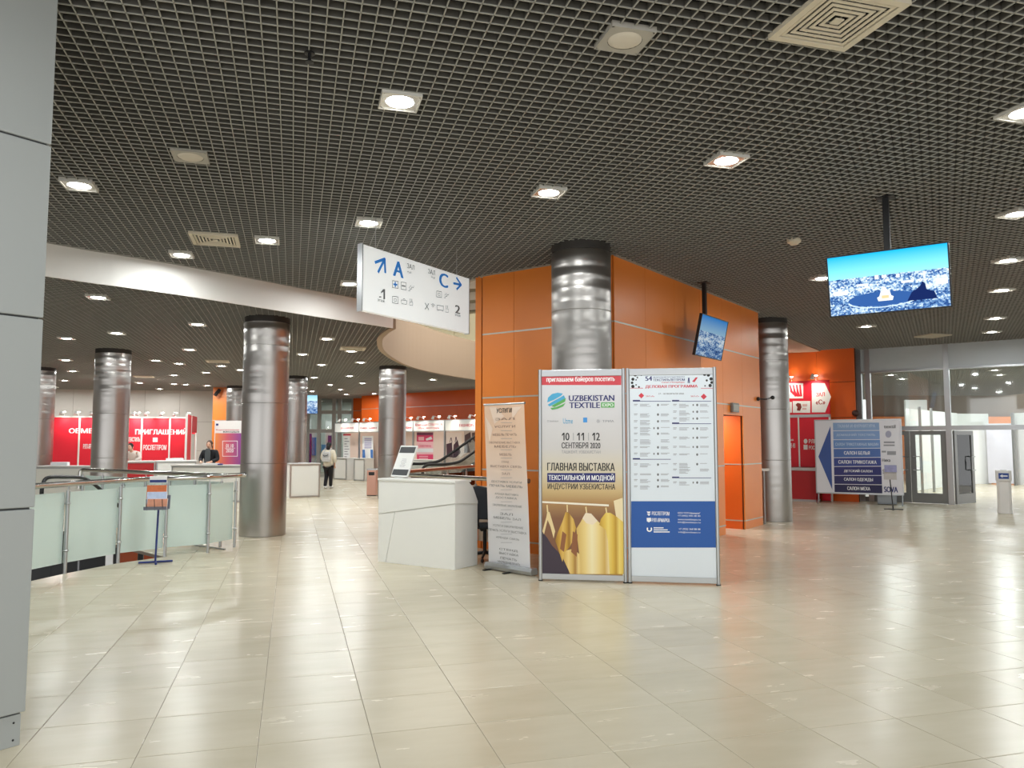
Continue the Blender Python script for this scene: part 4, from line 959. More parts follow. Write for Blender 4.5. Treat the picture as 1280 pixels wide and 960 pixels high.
ppx('rule_line', [rect(*r7(150, 298, 290, 303)), rect(*r7(905, 299, 1045, 304))], REDI, B2, BP, y)
rng = random.Random(3)
hdr, small, pics = [], [], []
def sched(x0, x1, ys, heads):
    for hy in heads: hdr.extend([rect(x0, hy, x1, hy+.7), rect(x0, hy-1.2, x0+9, hy+.7)])
    for yy in ys:
        small.append(rect(x0+1.5, yy, x0+6, yy+.7)); small.append(rect(x0+1.5, yy+1.6, x0+5.2, yy+2.1))
        for k in range(rng.randint(2, 5)): small.append(rect(x0+9, yy+k*1.3, x0+9+rng.uniform(8, 14), yy+k*1.3+.5))
        for k in range(rng.randint(1, 3)): small.append(rect(x0+35, yy+k*1.3, x0+35+rng.uniform(8, 11.5), yy+k*1.3+.5))
        if rng.random() < .8: pics.append(oval(x0+31.5, yy+1.2, 1.3, 1.6, 10))
        if rng.random() < .4: pics.append(oval(x0+26.5, yy+1.2, .9, 1.3, 8))
sched(791, 838.5, [505, 517, 525.5, 534, 541, 549.5, 558, 566, 579.5, 592, 599, 607], [501.2, 573.8])
sched(840, 889, [505, 513.5, 522, 534.5, 546, 557.5, 567, 579, 586, 602], [501.2, 529.3, 597])
ppx('schedule_heading', hdr, NAVY, B2, BP, y); ppx('schedule_text', small, INKG, B2, BP, y)['kind'] = 'stuff'; ppx('schedule_portrait', pics, GREYT, B2, BP, y)
def r8(a, b, c, d): return (770+a/5.486, 560+b/5.486, 770+c/5.486, 560+d/5.486)
lpx('РОСЛЕГПРОМ', r8(246, 436, 366, 462), INKW, B2, BP, y, .03); lpx('РЛП-ЯРМАРКА', r8(246, 482, 368, 508), INKW, B2, BP, y, .03)
for ln, (a, b_, c, d) in [('ООО "РЛП-Ярмарка"', (424, 440, 578, 456)), ('+7 (495) 490 48 00', (424, 460, 578, 474)), ('www.textilexpo.ru', (424, 484, 580, 500)), ('info@textilexpo.ru', (424, 504, 580, 518)), ('+7 (925) 268 88 08', (430, 550, 578, 566)), ('info@textilexpo.ru', (428, 572, 578, 586))]: lpx(ln, r8(a, b_, c, d), INKW, B2, BP, y, .0)
for k, (yy) in enumerate((544, 558, 572)): ppx('text_line', [rect(*r8(258, yy, (326, 354, 368)[k], yy+7))], INKW, B2, BP, y)
def z8(a, b): return (770+a/5.486, 560+b/5.486)
ppx('logo_mark', [[z8(x, yy) for x, yy in [(210, 436), (238, 436), (232, 448), (218, 448)]], [z8(x, yy) for x, yy in [(212, 452), (238, 452), (226, 466)]]], INKW, B2, BP, y)
ppx('logo_mark', [[z8(x, yy) for x, yy in [(210, 480), (240, 478), (242, 500), (226, 510), (212, 502)]]], INKW, B2, BP, y)
arc = [z8(229+19*math.cos(R(a)), 556+19*math.sin(R(a))) for a in range(-40, 221, 20)]; arc2 = [z8(229+10*math.cos(R(a)), 556+10*math.sin(R(a))) for a in range(220, -41, -20)]
for i in range(len(arc)-1): ppx('logo_ring', [[arc[i], arc[i+1], arc2[-2-i], arc2[-1-i]]], INKW, B2, BP, y)
# cords along the bottom frame of the schedule board: none; roll-up banner next
r_l, r_r = gnd(609.5, 710.5), gnd(668, 720)
rrz = math.atan2(r_r.y-r_l.y, r_r.x-r_l.x); RP = Plane(r_l, rrz); RW_ = (r_r-r_l).length
RB = thing('rollup_banner', 'peach and white roll-up banner listing services beside the white counter', 'banner', (r_l.x, r_l.y, 0), rrz)
b = MB(); prof = [(-.06, .01), (.06, .01), (.065, .05), (.045, .09), (-.045, .09), (-.065, .05)]; b.prism_x(prof, 0, RW_); b.build('base_cassette', ALU, RB, bevel=.004)
for x in (.1, RW_*.55): MB().box(x-.02, x+.02, -.17, .05, 0, .014).build('foot', BLACK, RB)
zt1 = RP(630, 505)[1]; yb0, yt0 = -.01, .0
bw0, bw1 = .02, RW_-.07
b = MB(); nn = 14
vs_ = []; tw = (RP(605.8, 506)[0], RP(655.4, 504)[0])
for k in range(nn+1):
    t_ = k/nn; z = .09+(zt1-.09)*t_; s = .006*math.sin(t_*5)
    xl = bw0+(tw[0]+.0-bw0)*t_; xr = bw1+(tw[1]-bw1)*t_
    vs_ += [(xl, s, z), (xr, s, z)]
b.add(vs_, [(2*k, 2*k+1, 2*k+3, 2*k+2) for k in range(nn)])
gm = ramp_mat('banner_print', 'Z', .1, zt1, [(0, (226, 226, 230)), (.3, (224, 222, 224)), (.55, (236, 214, 198)), (.8, (238, 206, 180)), (1, (240, 204, 176))])
o = b.build('banner_sheet', gm, RB); sm = o.modifiers.new('thick', 'SOLIDIFY'); sm.thickness = .002; sm.offset = -1
MB().tube([(tw[0]-.01, .0, zt1), (tw[1]+.01, .0, zt1)], .014, 8).build('top_bar', ALU, RB)
MB().tube([((tw[0]+tw[1])/2, .06, .05), ((tw[0]+tw[1])/2, .02, zt1)], .01, 8).build('support_pole', ALU, RB)
y = -.012
for sh_ in ([(612, 509), (620, 509), (630, 520), (618, 530)], [(640, 509), (652, 508), (640, 524)], [(606.5, 520), (616, 536), (612, 552)]): ppx('print_shard', [sh_], M('banner_shard', (246, 222, 204), .5), RB, RP, y+.003)
lpx('УСЛУГИ', (620.5, 510, 639.5, 516), INK, RB, RP, y, .02)
rows = [(619, 523.5, 643), (618, 533, 644), (616, 543, 646), (611, 553, 650), (618, 558, 645), (624.5, 568, 639.5), (627, 577.5, 636), (613, 583, 652), (627, 592, 637), (614, 602.5, 652), (612, 607.5, 653), (618.5, 618, 648), (619.5, 622.5, 646), (616, 632, 652), (625, 642.5, 641), (617, 648, 651), (616, 658, 654), (610.5, 664, 658), (620, 673, 649), (624, 687.5, 647), (624, 692.5, 648), (625.5, 698.5, 646), (622, 703.5, 650)]
WORDS = ['ВЫСТАВКА', 'ЗАЛ', 'УСЛУГИ', 'ОФОРМЛЕНИЕ', 'ПЕЧАТЬ', 'ДОСТАВКА', 'СТЕНД', 'АРЕНДА', 'МЕБЕЛЬ', 'СВЯЗЬ']
for k, (a, yy, c) in enumerate(rows):
    n_ = max(1, int((c-a)/14)); s = ' '.join(rng.choice(WORDS) for _ in range(n_))
    sk = (a+c-2*631)/2*.06
    lpx(s, (a, yy-1.3, c, yy+1.6), GREYT if yy > 600 else M('banner_text', (150, 120, 110), .5), RB, RP, y, .0)
for yy in (528, 538, 548, 562, 572.5, 587, 597, 612, 627, 637, 652.5, 667.5, 678): ppx('divider', [rect(626, yy, 640, yy+.4)], INKG, RB, RP, y)
# ------------------------------------------------------------------ white counter
k_l, k_c, k_r = gnd(472, 702), gnd(568, 712.8), gnd(598, 708)
krz = math.atan2(k_c.y-k_l.y, k_c.x-k_l.x); KP = Plane(k_l, krz); KW = (k_c-k_l).length
CT = thing('reception_counter', 'white angular reception counter with slanted panel joints', 'counter', (k_l.x, k_l.y, 0), krz)
KD, KH = .52, 1.13
prof = [(.02, 0), (KD, 0), (KD, .82), (KD-.12, 1.02), (KD-.22, KH-.03), (.02, KH-.03)]
MB().prism_x(prof, .01, KW-.012).build('body', WHITE, CT, bevel=.004)
zA, zB = KP(472.5, 642)[1], KP(568, 629.5)[1]
MB().prism_y([(0, zA), (KW, zB), (KW, KH-.03), (0, KH-.03)], 0, .03).build('upper_front_panel', WHITE, CT, bevel=.003)
xa, xb = KP(493, 640)[0], KP(483, 690)[0]; x0b = KP(481.5, 701)[0]
zx = zA+(zB-zA)*xa/KW
MB().prism_y([(0, .0), (x0b-.004, 0), (xa-.004, zx-.008), (0, zA-.008)], .008, .03).build('lower_front_panel', WHITE, CT, bevel=.002)
MB().prism_y([(x0b+.004, 0), (KW, 0), (KW, zB-.008), (xa+.004, zx-.008)], .008, .03).build('lower_front_panel', WHITE, CT, bevel=.002)
MB().prism_x([(0, zB), (KD-.02, zB-.03), (KD-.02, .84), (KD-.13, 1.03), (KD-.22, KH-.03), (0, KH-.03)], KW-.012, KW+.006).build('side_panel', WHITE, CT, bevel=.002)
MB().box(-.01, KW+.012, -.012, KD-.18, KH-.03, KH).build('counter_top', WHITE, CT, bevel=.004)
# menu stand on the counter
e_l = KP(488, 597)[0]; ms = thing('menu_stand', 'slanted white menu stand with black bands on the white counter', 'menu stand', tuple(Vector((k_l.x, k_l.y, KH+.001))+Vector((math.cos(krz), math.sin(krz), 0))*(e_l)+Vector((-math.sin(krz), math.cos(krz), 0))*.17), R(-42))
tl = Matrix.Rotation(R(-23), 4, 'X')
def msp(b, nm, m):
    o = b.build(nm, m, ms); o.matrix_local = Matrix.Translation((0, 0, .02)) @ tl; return o
hw, hh = .175, .46
msp(MB().box(-hw, hw, 0, .02, 0, hh), 'panel', WHITE)
msp(MB().box(-hw+.015, hw-.015, -.002, 0, .02, .105), 'black_band', M('menu_black', (52, 54, 56), .4)); msp(MB().box(-hw+.015, hw-.015, -.002, 0, hh-.11, hh-.02), 'black_band', M('menu_black', (52, 54, 56), .4))
b = MB()
for k, wdt in enumerate((.05, .06, .04, .06, .05, .045)): b.box(-wdt, wdt, -.0015, 0, .145+k*.022, .149+k*.022)
msp(b, 'print_lines', INKG)
MB().box(-.09, .09, .0, .14, 0, .01).build('foot', WHITE, ms); MB().prism_x([(.02, .01), (.12, .01), (.07, .22)], -.006, .006).build('prop', WHITE, ms)
# black office chair behind the counter
cc = aty(606, 640, 10.8)
ch = thing('office_chair', 'black office chair half hidden behind the white counter and the banner', 'chair', (cc.x, cc.y, 0), krz+R(10))
CLOTH = M('chair_fabric', (44, 48, 54), .8)
MB().ell((0, 0, .47), (.23, .22, .045)).build('seat', CLOTH, ch, smooth=True)
b = MB(); b.prism_y([(-.2, .58), (.2, .58), (.22, .75), (.18, 1.0), (0, 1.03), (-.18, 1.0), (-.22, .75)], -.25, -.19); b.build('backrest', CLOTH, ch, bevel=.02)
MB().tube([(0, -.22, .7), (0, -.22, .5), (0, -.1, .42), (0, 0, .42)], .018, 8).build('back_support', BLACK, ch); MB().cyl(0, 0, .1, .44, .025, 12).build('column_post', BLACK, ch)
for k in range(5):
    a = R(72*k); MB().tube([(0, 0, .11), (.26*math.cos(a), .26*math.sin(a), .07)], [.025, .016], 8).build('leg', BLACK, ch); MB().ell((.26*math.cos(a), .26*math.sin(a), .03), (.025, .025, .03), 10, 6).build('caster', BLACK, ch, smooth=True)
for s in (-1, 1): MB().tube([(s*.24, .05, .46), (s*.27, .05, .66), (s*.27, -.16, .66)], .014, 8).build('armrest', BLACK, ch)

# ------------------------------------------------------------------ balustrades
def balustrade(name, label, posts, rail, glass_mat_, gz=(.10, 1.0), group=None, skip=(), post_r=.021, off=.045, rail_r=.035):
    t = thing(name, label, 'balustrade', (posts[0][0], posts[0][1], 0), 0, group)
    o = Vector((posts[0][0], posts[0][1], 0)); P = [Vector((p[0], p[1], 0))-o for p in posts]
    for k, p in enumerate(P):
        q = MB().cyl(p.x, p.y, 0, 1.02, post_r, 12).build('post', ALU, t, smooth=True)
        MB().tube([(p.x, p.y, 1.0), (p.x, p.y, 1.09)], .007, 6).build('rail_bracket', ALU, q)
        for z in (.28, .86): MB().ell((p.x, p.y, z), (.034, .034, .02), 10, 6).build('clamp', ALU, q, smooth=True)
    for k in range(len(P)-1):
        if k in skip: continue
        a, c = P[k], P[k+1]; d = (c-a).normalized(); n = Vector((-d.y, d.x, 0))
        MB().obox(a+d*.012+n*off, c-d*.012+n*off, .006, *gz).build('glass_panel', glass_mat_, t)
    MB().tube([Vector(p)-o for p in rail], rail_r, 12).build('handrail', CHROME, t, smooth=True)
    return t
F = [p0, p1, p2, p3, p4, p5]
rl_ = [Vector((p.x, p.y, 1.105)) for p in [p0+Vector((-.1, -.6, 0))]+F]+[Vector((p5.x+.10, p5.y+.12, 1.105))]
rl_ = smooth_curve(rl_, 6)
balustrade('glass_balustrade', 'curved frosted glass balustrade with steel posts around the stair well, front run', F[:-1]+[p5+Vector((.0, .0, 0))], rl_, FROST, gz=(.125, 1.0))
be = gnd(275, 684); bl_ = atz(104, 587.3, 1.105); bl_.z = 0
nb = 6; BK = [be+(bl_-be)*(k/nb) for k in range(nb+1)]
rb = [Vector((p5.x+.10, p5.y+.14, 1.11)), Vector((be.x+.12, be.y+.02, 1.105))]+[Vector((p.x, p.y, 1.105)) for p in BK]
rb += [Vector((bl_.x-.05, bl_.y, 1.08)), Vector((bl_.x-.06, bl_.y, .75))]
balustrade('glass_balustrade', 'rear straight run of frosted glass balustrade beyond the stair well', BK, rb, FROST, off=-.045)
b = MB(); p_ = gnd(243, 682); q_ = gnd(281, 687.5); b.obox(p_, q_, .012, 0, .02); tag(b.build('floor_strip', ALU), 'thin metal strip on the floor under the end of the glass balustrade', 'floor strip')
# escalator handrail loop behind the front glass
lp = [aty(x, y_, Y) for x, y_, Y in [(52, 622, 10.6), (52.5, 610, 10.6), (56, 600, 10.7), (63, 596.5, 10.8), (80, 596.3, 11.2), (101, 597, 11.8), (113, 602, 12.1), (128, 614, 12.5), (150, 634, 13.0)]]
lp = [Vector((p.x, p.y, p.z)) for p in lp]
t = thing('escalator_handrail', 'black looping escalator handrail behind the front glass balustrade', 'handrail', (lp[0].x, lp[0].y, 0))
MB().tube([p-Vector((lp[0].x, lp[0].y, 0)) for p in smooth_curve(lp, 6)], .026, 10).build('rubber_belt', BLACK, t, smooth=True)
# second balustrade behind the counter
s_a, s_b = atz(500, 593, 1.105), atz(605.6, 598.5, 1.105); s_a.z = s_b.z = 0
dr = (s_b-s_a).normalized(); s_c = s_b+dr*.75
PB = [s_a+(s_c-s_a)*(k/3) for k in range(4)]
balustrade('glass_balustrade', 'cream glass balustrade with steel rail behind the white counter', PB, [Vector((p.x, p.y, 1.105)) for p in [s_a-dr*.1]+PB+[s_c+dr*.15]], FROST2, gz=(.22, 1.0), rail_r=.032)
s_d = atz(502, 590, 1.105); s_e = atz(604, 582, 1.105); s_d.z = s_e.z = 0
PB = [s_d+(s_e-s_d)*(k/4) for k in range(5)]
CUP = M('coppery_rail', (176, 120, 96), .25, metal=.8)
t = balustrade('glass_balustrade', 'rear glass balustrade with a reddish rail in front of the escalator', PB, [Vector((p.x, p.y, 1.105)) for p in PB+[s_e+(s_e-s_d)*.1]], glass_mat('pale_rail_glass', (.9, .9, .86), .12), gz=(.1, 1.0))
for o in bpy.data.objects:
    if o.parent == t and o.name.startswith('handrail'): o.data.materials[0] = CUP

# ------------------------------------------------------------------ leaflet stand
NB = M('navy_paint', (28, 48, 120), .4, var=.02)
lc = gnd(194, 703.5); LS = thing('leaflet_stand', 'blue metal leaflet stand with magazines beside the glass balustrade', 'leaflet stand', (lc.x, lc.y, 0), R(10))
MB().tube([(-.20, -.05, .014), (.21, .05, .014)], .014, 6).build('foot_bar', NB, LS); MB().tube([(-.05, .2, .014), (.06, -.2, .014)], .014, 6).build('foot_bar', NB, LS)
MB().tube([(0, 0, .014), (0.02, 0, .80)], .013, 8).build('pole', NB, LS)
MB().prism_x([(-.12, .715), (.05, .715), (.08, .90), (.072, .90), (.043, .722), (-.115, .722), (-.12, .76), (-.128, .76)], -.14, .15).build('tray', M('wire_tray', (120, 124, 140), .4, metal=.5), LS)
for x in (-.10, .0, .10): MB().tube([(x, -.15, .86), (x, -.115, .715), (x, .04, .72), (x, .075, 1.04)], .005, 5).build('wire', BLACK, LS)
PT = [('magazine_peach', (214, 150, 122)), ('magazine_orange', (206, 108, 58)), ('magazine_pale', (190, 204, 232))]
b = MB(); b.prism_y([(-.12, 1.07), (.1, 1.07), (.1, 1.16), (-.12, 1.16)], .05, .065); b.build('header_plate', WPAPER, LS)
b = MB(); b.box(-.118, .098, .047, .05, 1.075, 1.11); b.build('header_stripe', NB, LS)
for x in (-.06, .04): MB().tube([(x, .06, 1.0), (x, .058, 1.08)], .005, 5).build('wire', ALU, LS)
for i, (yy, m, z0, z1, dx, lab) in enumerate([(-.10, PT[0], .725, .86, .02, 'peach magazine in front of the blue leaflet stand tray'), (-.06, PT[2], .725, .95, .0, 'pale blue magazine in the middle of the leaflet stand tray'), (-.02, PT[1], .725, 1.04, -.015, 'orange magazine at the back of the leaflet stand tray')]):
    t = thing('magazine', lab, 'magazine', (lc.x, lc.y, 0), R(10), 'magazines in the leaflet stand')
    MB().prism_x([(yy, z0), (yy+.03, z0), (yy+.07, z1), (yy+.04, z1)], -.125+dx, .125+dx).build('pages', WPAPER, t)
    b = MB(); b.prism_x([(yy-.003, z0), (yy, z0), (yy+.04, z1), (yy+.037, z1)], -.126+dx, .126+dx); b.build('cover', M(m[0], m[1], .35, var=.25, scale=22), t)

# ------------------------------------------------------------------ left: exchange booth and counters
SPOTB = M('spot_body', (226, 226, 222), .4)
SPE = emit_mat('spot_glow', (255, 250, 238), 60)
def spot_proto():
    t = thing('booth_spotlight', '', 'spotlight', (0, 0, -60))
    MB().tube([(0, 0, 0), (0, 0, .06), (0, -.22, .14), (0, -.30, .13)], .011, 6).build('arm', SPOTB, t)
    o = MB().lathe([(.03, 0), (.045, .03), (.05, .10), (.06, .13), (.055, .13), (.05, .128)], 14).build('head', SPOTB, t, smooth=True)
    o.matrix_local = Matrix.Translation((0, -.30, .15)) @ Matrix.Rotation(R(155), 4, 'X')
    o2 = MB().lathe([(.02, .131), (.05, .131), (.05, .136), (.01, .140)], 14).build('lens', SPE, t); o2.matrix_local = o.matrix_local.copy()
    la = bpy.data.lights.new('spot', 'AREA'); la.shape = 'DISK'; la.size = .1; la.energy = SPOT_W; la.color = (1, .93, .82); la.spread = R(140)
    lo = bpy.data.objects.new('spot', la); COL.objects.link(lo); lo.parent = t
    lo.matrix_local = Matrix.Translation((0, -.30, .0)) @ Matrix.Rotation(R(25), 4, 'X')
    return t
SP = spot_proto(); _sp = [0]
def spot(p, rz, label, group):
    t = SP if _sp[0] == 0 else copy_tree(SP); _sp[0] += 1
    t.location = p; t.rotation_euler = (0, 0, rz); t['label'] = label; t['group'] = group; return t
ob = aty(60, 560, 25.6); BX = Plane(ob, GR); bh_ = 2.5
XB = thing('exchange_booth', 'red invitation exchange booth with white lettering at the far left', 'booth', (ob.x, ob.y, 0), GR)
ux = lambda x, y=548: BX(x, y)[0]
xs = [ux(48), ux(60), ux(99), ux(138), ux(177), ux(212), ux(245)]
for a, c in zip(xs, xs[1:]): MB().box(a+.025, c-.025, -.005, .02, .03, bh_-.05).build('wall_panel', RED, XB)
for x in xs: MB().box(x-.025, x+.025, -.03, .03, 0, bh_).build('post', WHITE, XB)
MB().box(xs[0], xs[-1]+.02, -.03, .03, bh_-.05, bh_).build('top_rail', WHITE, XB)
# side return with a doorway
xr_ = xs[-1]
MB().box(xr_-.02, xr_+.02, -2.6, -1.5, .03, bh_).build('wall_panel', RED, XB); MB().box(xr_-.02, xr_+.02, -1.5, -.03, 1.95, bh_).build('wall_panel', RED, XB)
MB().box(xr_-.01, xr_+.01, -1.45, -.4, .03, 1.9).build('curtain', WHITE, XB)
for yy in (-2.6, -1.5): MB().box(xr_-.03, xr_+.03, yy-.03, yy+.03, 0, bh_).build('post', WHITE, XB)
y = -.012
lpx('ОБМЕН', (86, 535.5, 124, 541.5), INKW, XB, BX, y, .04); lpx('ПРИГЛАШЕНИЙ', (169, 535, 234, 543), INKW, XB, BX, y, .04)
lpx('РЛП-ЯРМАРКА', (104, 555, 124, 561), INKW, XB, BX, y, .04); lpx('ТЕКСТИЛЬ', (160, 546.5, 175, 552), INKW, XB, BX, y, .04); lpx('РОСЛЕГПРОМ', (179, 556, 208, 562.5), INKW, XB, BX, y, .04)
ppx('logo_mark', [rect(191, 547, 197, 552.5)], INKW, XB, BX, y)
nsp = [80, 98, 117, 168, 173.5, 184, 203, 219.5, 236]
words_ = ['first', 'second', 'third', 'fourth', 'fifth', 'sixth', 'seventh', 'eighth', 'ninth']
for k, x in enumerate(nsp):
    u_ = ux(x, 522); p = Vector((ob.x, ob.y, bh_))+Vector((math.cos(GR), math.sin(GR), 0))*u_
    spot(p, GR, 'glaring arm spotlight on top of the red exchange booth, %s from the grey pillar' % words_[k], 'spotlights on the red booth')
# counters
def desk(name, label, a, c, dpt, h, front, top=WHITE, trim=ALU, base=True):
    """exhibition counter: framed front between posts, from plan point a to c"""
    d = Vector((c.x-a.x, c.y-a.y, 0)); L = d.length; rz = math.atan2(d.y, d.x)
    t = thing(name, label, 'counter', (a.x, a.y, 0), rz)
    MB().box(.03, L-.03, .01, .03, .05, h-.06).build('front_panel', front, t)
    MB().box(0, .03, .0, dpt, 0, h-.03).build('side_panel', front, t); MB().box(L-.03, L, .0, dpt, 0, h-.03).build('side_panel', front, t)
    MB().box(-.02, L+.02, -.02, dpt+.02, h-.03, h).build('counter_top', top, t, bevel=.004)
    for x in (.0, L-.04): MB().box(x, x+.04, -.004, .036, 0, h-.03).build('post', trim, t)
    MB().box(.04, L-.04, -.003, .03, .01, .05).build('bottom_rail', trim, t); MB().box(.04, L-.04, -.003, .03, h-.065, h-.03).build('top_rail', trim, t)
    return t
GRT = M('grey_counter_top', (190, 188, 184), .4)
desk('booth_counter', 'white counter with a grey top where the woman in black stands', gnd(213, 627), gnd(301, 628), .7, 1.0, WHITE, GRT)
q = lambda x, Y: Vector((aty(x, 560, Y).x, Y, 0))
desk('booth_counter', 'red fronted counter with a white top where the man in pale clothes leans', q(146, 22.3), q(195, 22.9), .6, 1.08, DRED)
desk('booth_counter', 'white counter between the red counter and the woman in black', q(196, 22.9), q(246, 23.4), .6, 1.08, WHITE)
desk('booth_counter', 'white counter with papers beside the grey pillar', q(40, 20.3), q(116, 20.3), .7, 1.0, WHITE, GRT)
b = MB(); 
t = thing('paper_stack', 'small stack of white papers on the counter beside the grey pillar', 'papers', tuple(q(76, 20.6))[:2]+(1.0,), .2); MB().box(-.2, .2, -.1, .1, 0, .10).build('sheets', WPAPER, t)
t = thing('paper_stack', 'white papers lying on the counter beside the woman in black', 'papers', tuple(q(219, 23.5))[:2]+(1.08,), .1); MB().box(-.22, .22, -.12, .12, 0, .06).build('sheets', WPAPER, t); MB().box(-.05, .2, -.1, .1, .06, .075).build('top_sheet', GRT, t)
# purple poster stand
pl0, pl1 = q(267.5, 25.5), q(302.5, 25.5)
PPl = Plane(pl0, 0); PPo = thing('poster_stand', 'orange to purple poster with a white head behind the woman in black', 'poster', (pl0.x, pl0.y, 0), 0)
wP = (pl1-pl0).length; hP = PPl(285, 526)[1]
MB().box(0, wP, 0, .04, 0, hP).build('panel', WHITE, PPo)
MB().box(.03, wP-.02, -.003, 0, .2, PPl(285, 541.5)[1]).build('print', ramp_mat('poster_purple', 'X', 0, wP, [(0, (232, 150, 70)), (.45, (208, 96, 110)), (1, (128, 70, 150))]), PPo)
y = -.005
lpx('Корпоративная', (270, 536.3, 299, 538.6), REDI, PPo, PPl, y, .02); lpx('мода', (279, 539, 299, 541), INK, PPo, PPl, y, .02); ppx('logo_mark', [rect(270, 529.5, 273, 532)], NAVY, PPo, PPl, y)
lpx('01.10', (282.5, 555, 292, 559.5), INKW, PPo, PPl, y, .02); lpx('2020', (282.5, 561, 292, 565.5), INKW, PPo, PPl, y, .02)
ppx('frame_line', [rect(278, 551, 297, 551.6), rect(278, 570, 297, 570.6), rect(278, 551, 278.6, 570.6), rect(296.4, 551, 297, 570.6), rect(281, 560, 294, 560.4)], INKW, PPo, PPl, y)
p = aty(271, 490.5, 30.9); t = thing('wall_camera', 'dark camera on the orange pier above the purple poster', 'camera', (p.x, p.y, p.z), .05)
MB().box(-.03, .03, .1, .3, -.03, .03).build('bracket', BLACK, t); MB().tube([(-.06, -.02, -.12), (.08, .1, .12)], .07, 10).build('housing', BLACK, t, smooth=True)

# ------------------------------------------------------------------ passage: desk, bin, booths
dk = desk('small_desk', 'small white desk with a grey frame beside the far columns', gnd(362, 622.5), gnd(399.5, 621), .75, 1.0, WHITE, GRT)
t = thing('paper_sheet', 'white sheet of paper lying on the small white desk', 'paper', tuple(aty(379, 560, 23.1))[:2]+(1.0,), .3); MB().box(-.16, .16, -.11, .11, 0, .012).build('sheet', WPAPER, t); MB().box(-.13, .14, -.1, .1, .012, .02).build('sheet', WPAPER, t)
bn = gnd(466, 619.5)
COP = M('copper_steel', (196, 150, 134), .22, metal=.9)
t = thing('waste_bin', 'coppery square steel waste bin beside the white counter', 'waste bin', (bn.x, bn.y, 0), R(-8))
MB().prism([(-.15, -.15), (.15, -.15), (.15, .15), (-.15, .15)], .02, .80).build('body', COP, t, bevel=.01); MB().box(-.155, .155, -.155, .155, .78, .82).build('rim', ALU, t); MB().box(-.14, .14, -.14, .14, 0, .02).build('base', BLACK, t)
MB().box(-.09, .09, -.153, -.149, .62, .72).build('flap', BLACK, t)
PINK = M('booth_beige_panel', (236, 212, 198), .6)
v0 = Vector((-8.15, 35.2, 0)); v1 = Vector((-0.7, 28.4, 0)); vrz = math.atan2(v1.y-v0.y, v1.x-v0.x); VP = Plane(v0, vrz)
uv = lambda x, y=560: VP(x, y)[0]
def booth(label, x0, x1, text, tr, counter=None, side=False):
    a, c = uv(x0), uv(x1); o = v0+VP.d*a; L = c-a
    t = thing('exhibition_booth', label, 'booth', (o.x, o.y, 0), vrz, 'white booths in front of the orange wall')
    pl = Plane(o, vrz)
    for x in (.0, L): MB().box(x-.03, x+.03, -.03, .03, 0, 2.5).build('post', ALU, t)
    MB().box(.03, L-.03, -.02, .02, 2.08, 2.47).build('header', WHITE, t); MB().box(.03, L-.03, -.025, .025, 2.47, 2.5).build('top_rail', ALU, t); MB().box(.03, L-.03, -.025, .025, 2.05, 2.08).build('bottom_rail', ALU, t)
    MB().box(-.02, L+.02, .55, .6, 0, 2.45).build('wall_panel', PINK, t)
    for ln, r in zip(text, tr): lpx(ln, r, M('booth_red_text', (190, 50, 70), .5), t, pl, -.024, .03)
    return t, pl
K1, KP1 = booth('white booth nearest the far glazing, with a red edged list poster', 418.3, 449, ['Деловой клуб'], [(426, 533.5, 442, 536.8)])
K2, KP2 = booth('white booth half hidden by the escalator column, with a blue swirl banner', 449, 516.5, ['В мире бизнеса', 'Ткани'], [(450.5, 533.5, 471, 536.8), (505, 532.2, 514.5, 536)])
K3, KP3 = booth('white booth with the pink poster behind the escalator foot', 516.5, 556, ['Компания СЕВЕРИНА', 'Обувь. Аксессуары'], [(519, 529, 553, 532.4), (522.5, 533.4, 549, 537)])
K4, KP4 = booth('white booth with handbag pictures behind the escalator', 556, 606, ['FASHION'], [(574, 529.8, 592.5, 533.4)])
y = .545
ppx('list_poster', [rect(429, 543, 437.5, 576)], WPAPER, K1, KP1, y); ppx('list_poster_head', [rect(429, 542.5, 438.5, 544.5)], REDI, K1, KP1, y-.002)
ppx('text_line', [rect(430.5, 548+k*3.2, 430.5+(4, 6, 3, 5, 6, 4, 5, 3)[k], 549+k*3.2) for k in range(8)], INKG, K1, KP1, y-.004)
ppx('roll_banner', [rect(453, 545, 466.5, 598)], WPAPER, K2, KP2, .3); ppx('swirl_print', [[(453, 562), (456, 562), (457, 576), (456, 598), (452.5, 598), (453, 585)], [(463, 562), (466, 562), (466, 577), (463.5, 577)]], M('swirl_blue', (70, 120, 190), .5, var=.4, scale=8), K2, KP2, .297)
ppx('swirl_print', [[(454.5, 578), (457, 582), (457, 597), (453.5, 598)]], M('swirl_pink', (214, 90, 150), .5), K2, KP2, .294); ppx('text_line', [rect(455.5, 547.5+k*2.3, 464.5, 548.9+k*2.3) for k in range(6)], M('lilac_print', (176, 172, 206), .5), K2, KP2, .294)
PK = M('print_pink', (226, 66, 110), .5); PKL = M('print_light_pink', (244, 190, 196), .5)
ppx('pink_poster', [rect(521, 540.5, 541.5, 581)], PK, K3, KP3, y); ppx('poster_head', [rect(521, 540.5, 541.5, 544)], M('print_mauve', (120, 60, 84), .5), K3, KP3, y-.002)
ppx('poster_band', [rect(521, 552, 541.5, 568)], PKL, K3, KP3, y-.002); ppx('poster_band', [rect(521, 560.5, 541.5, 565.5)], WPAPER, K3, KP3, y-.004); ppx('shoe_print', [[(532, 548.5), (539, 545.5), (540.5, 549), (533, 550.8)]], WPAPER, K3, KP3, y-.004)
lpx('СЕВЕРИНА', (523, 556, 539, 559), PK, K3, KP3, y-.004, .03); ppx('text_line', [rect(524, 570+k*2.5, 535, 571+k*2.5) for k in range(4)], PKL, K3, KP3, y-.004); ppx('text_line', [rect(523, 546, 530, 550.5)], PKL, K3, KP3, y-.004)
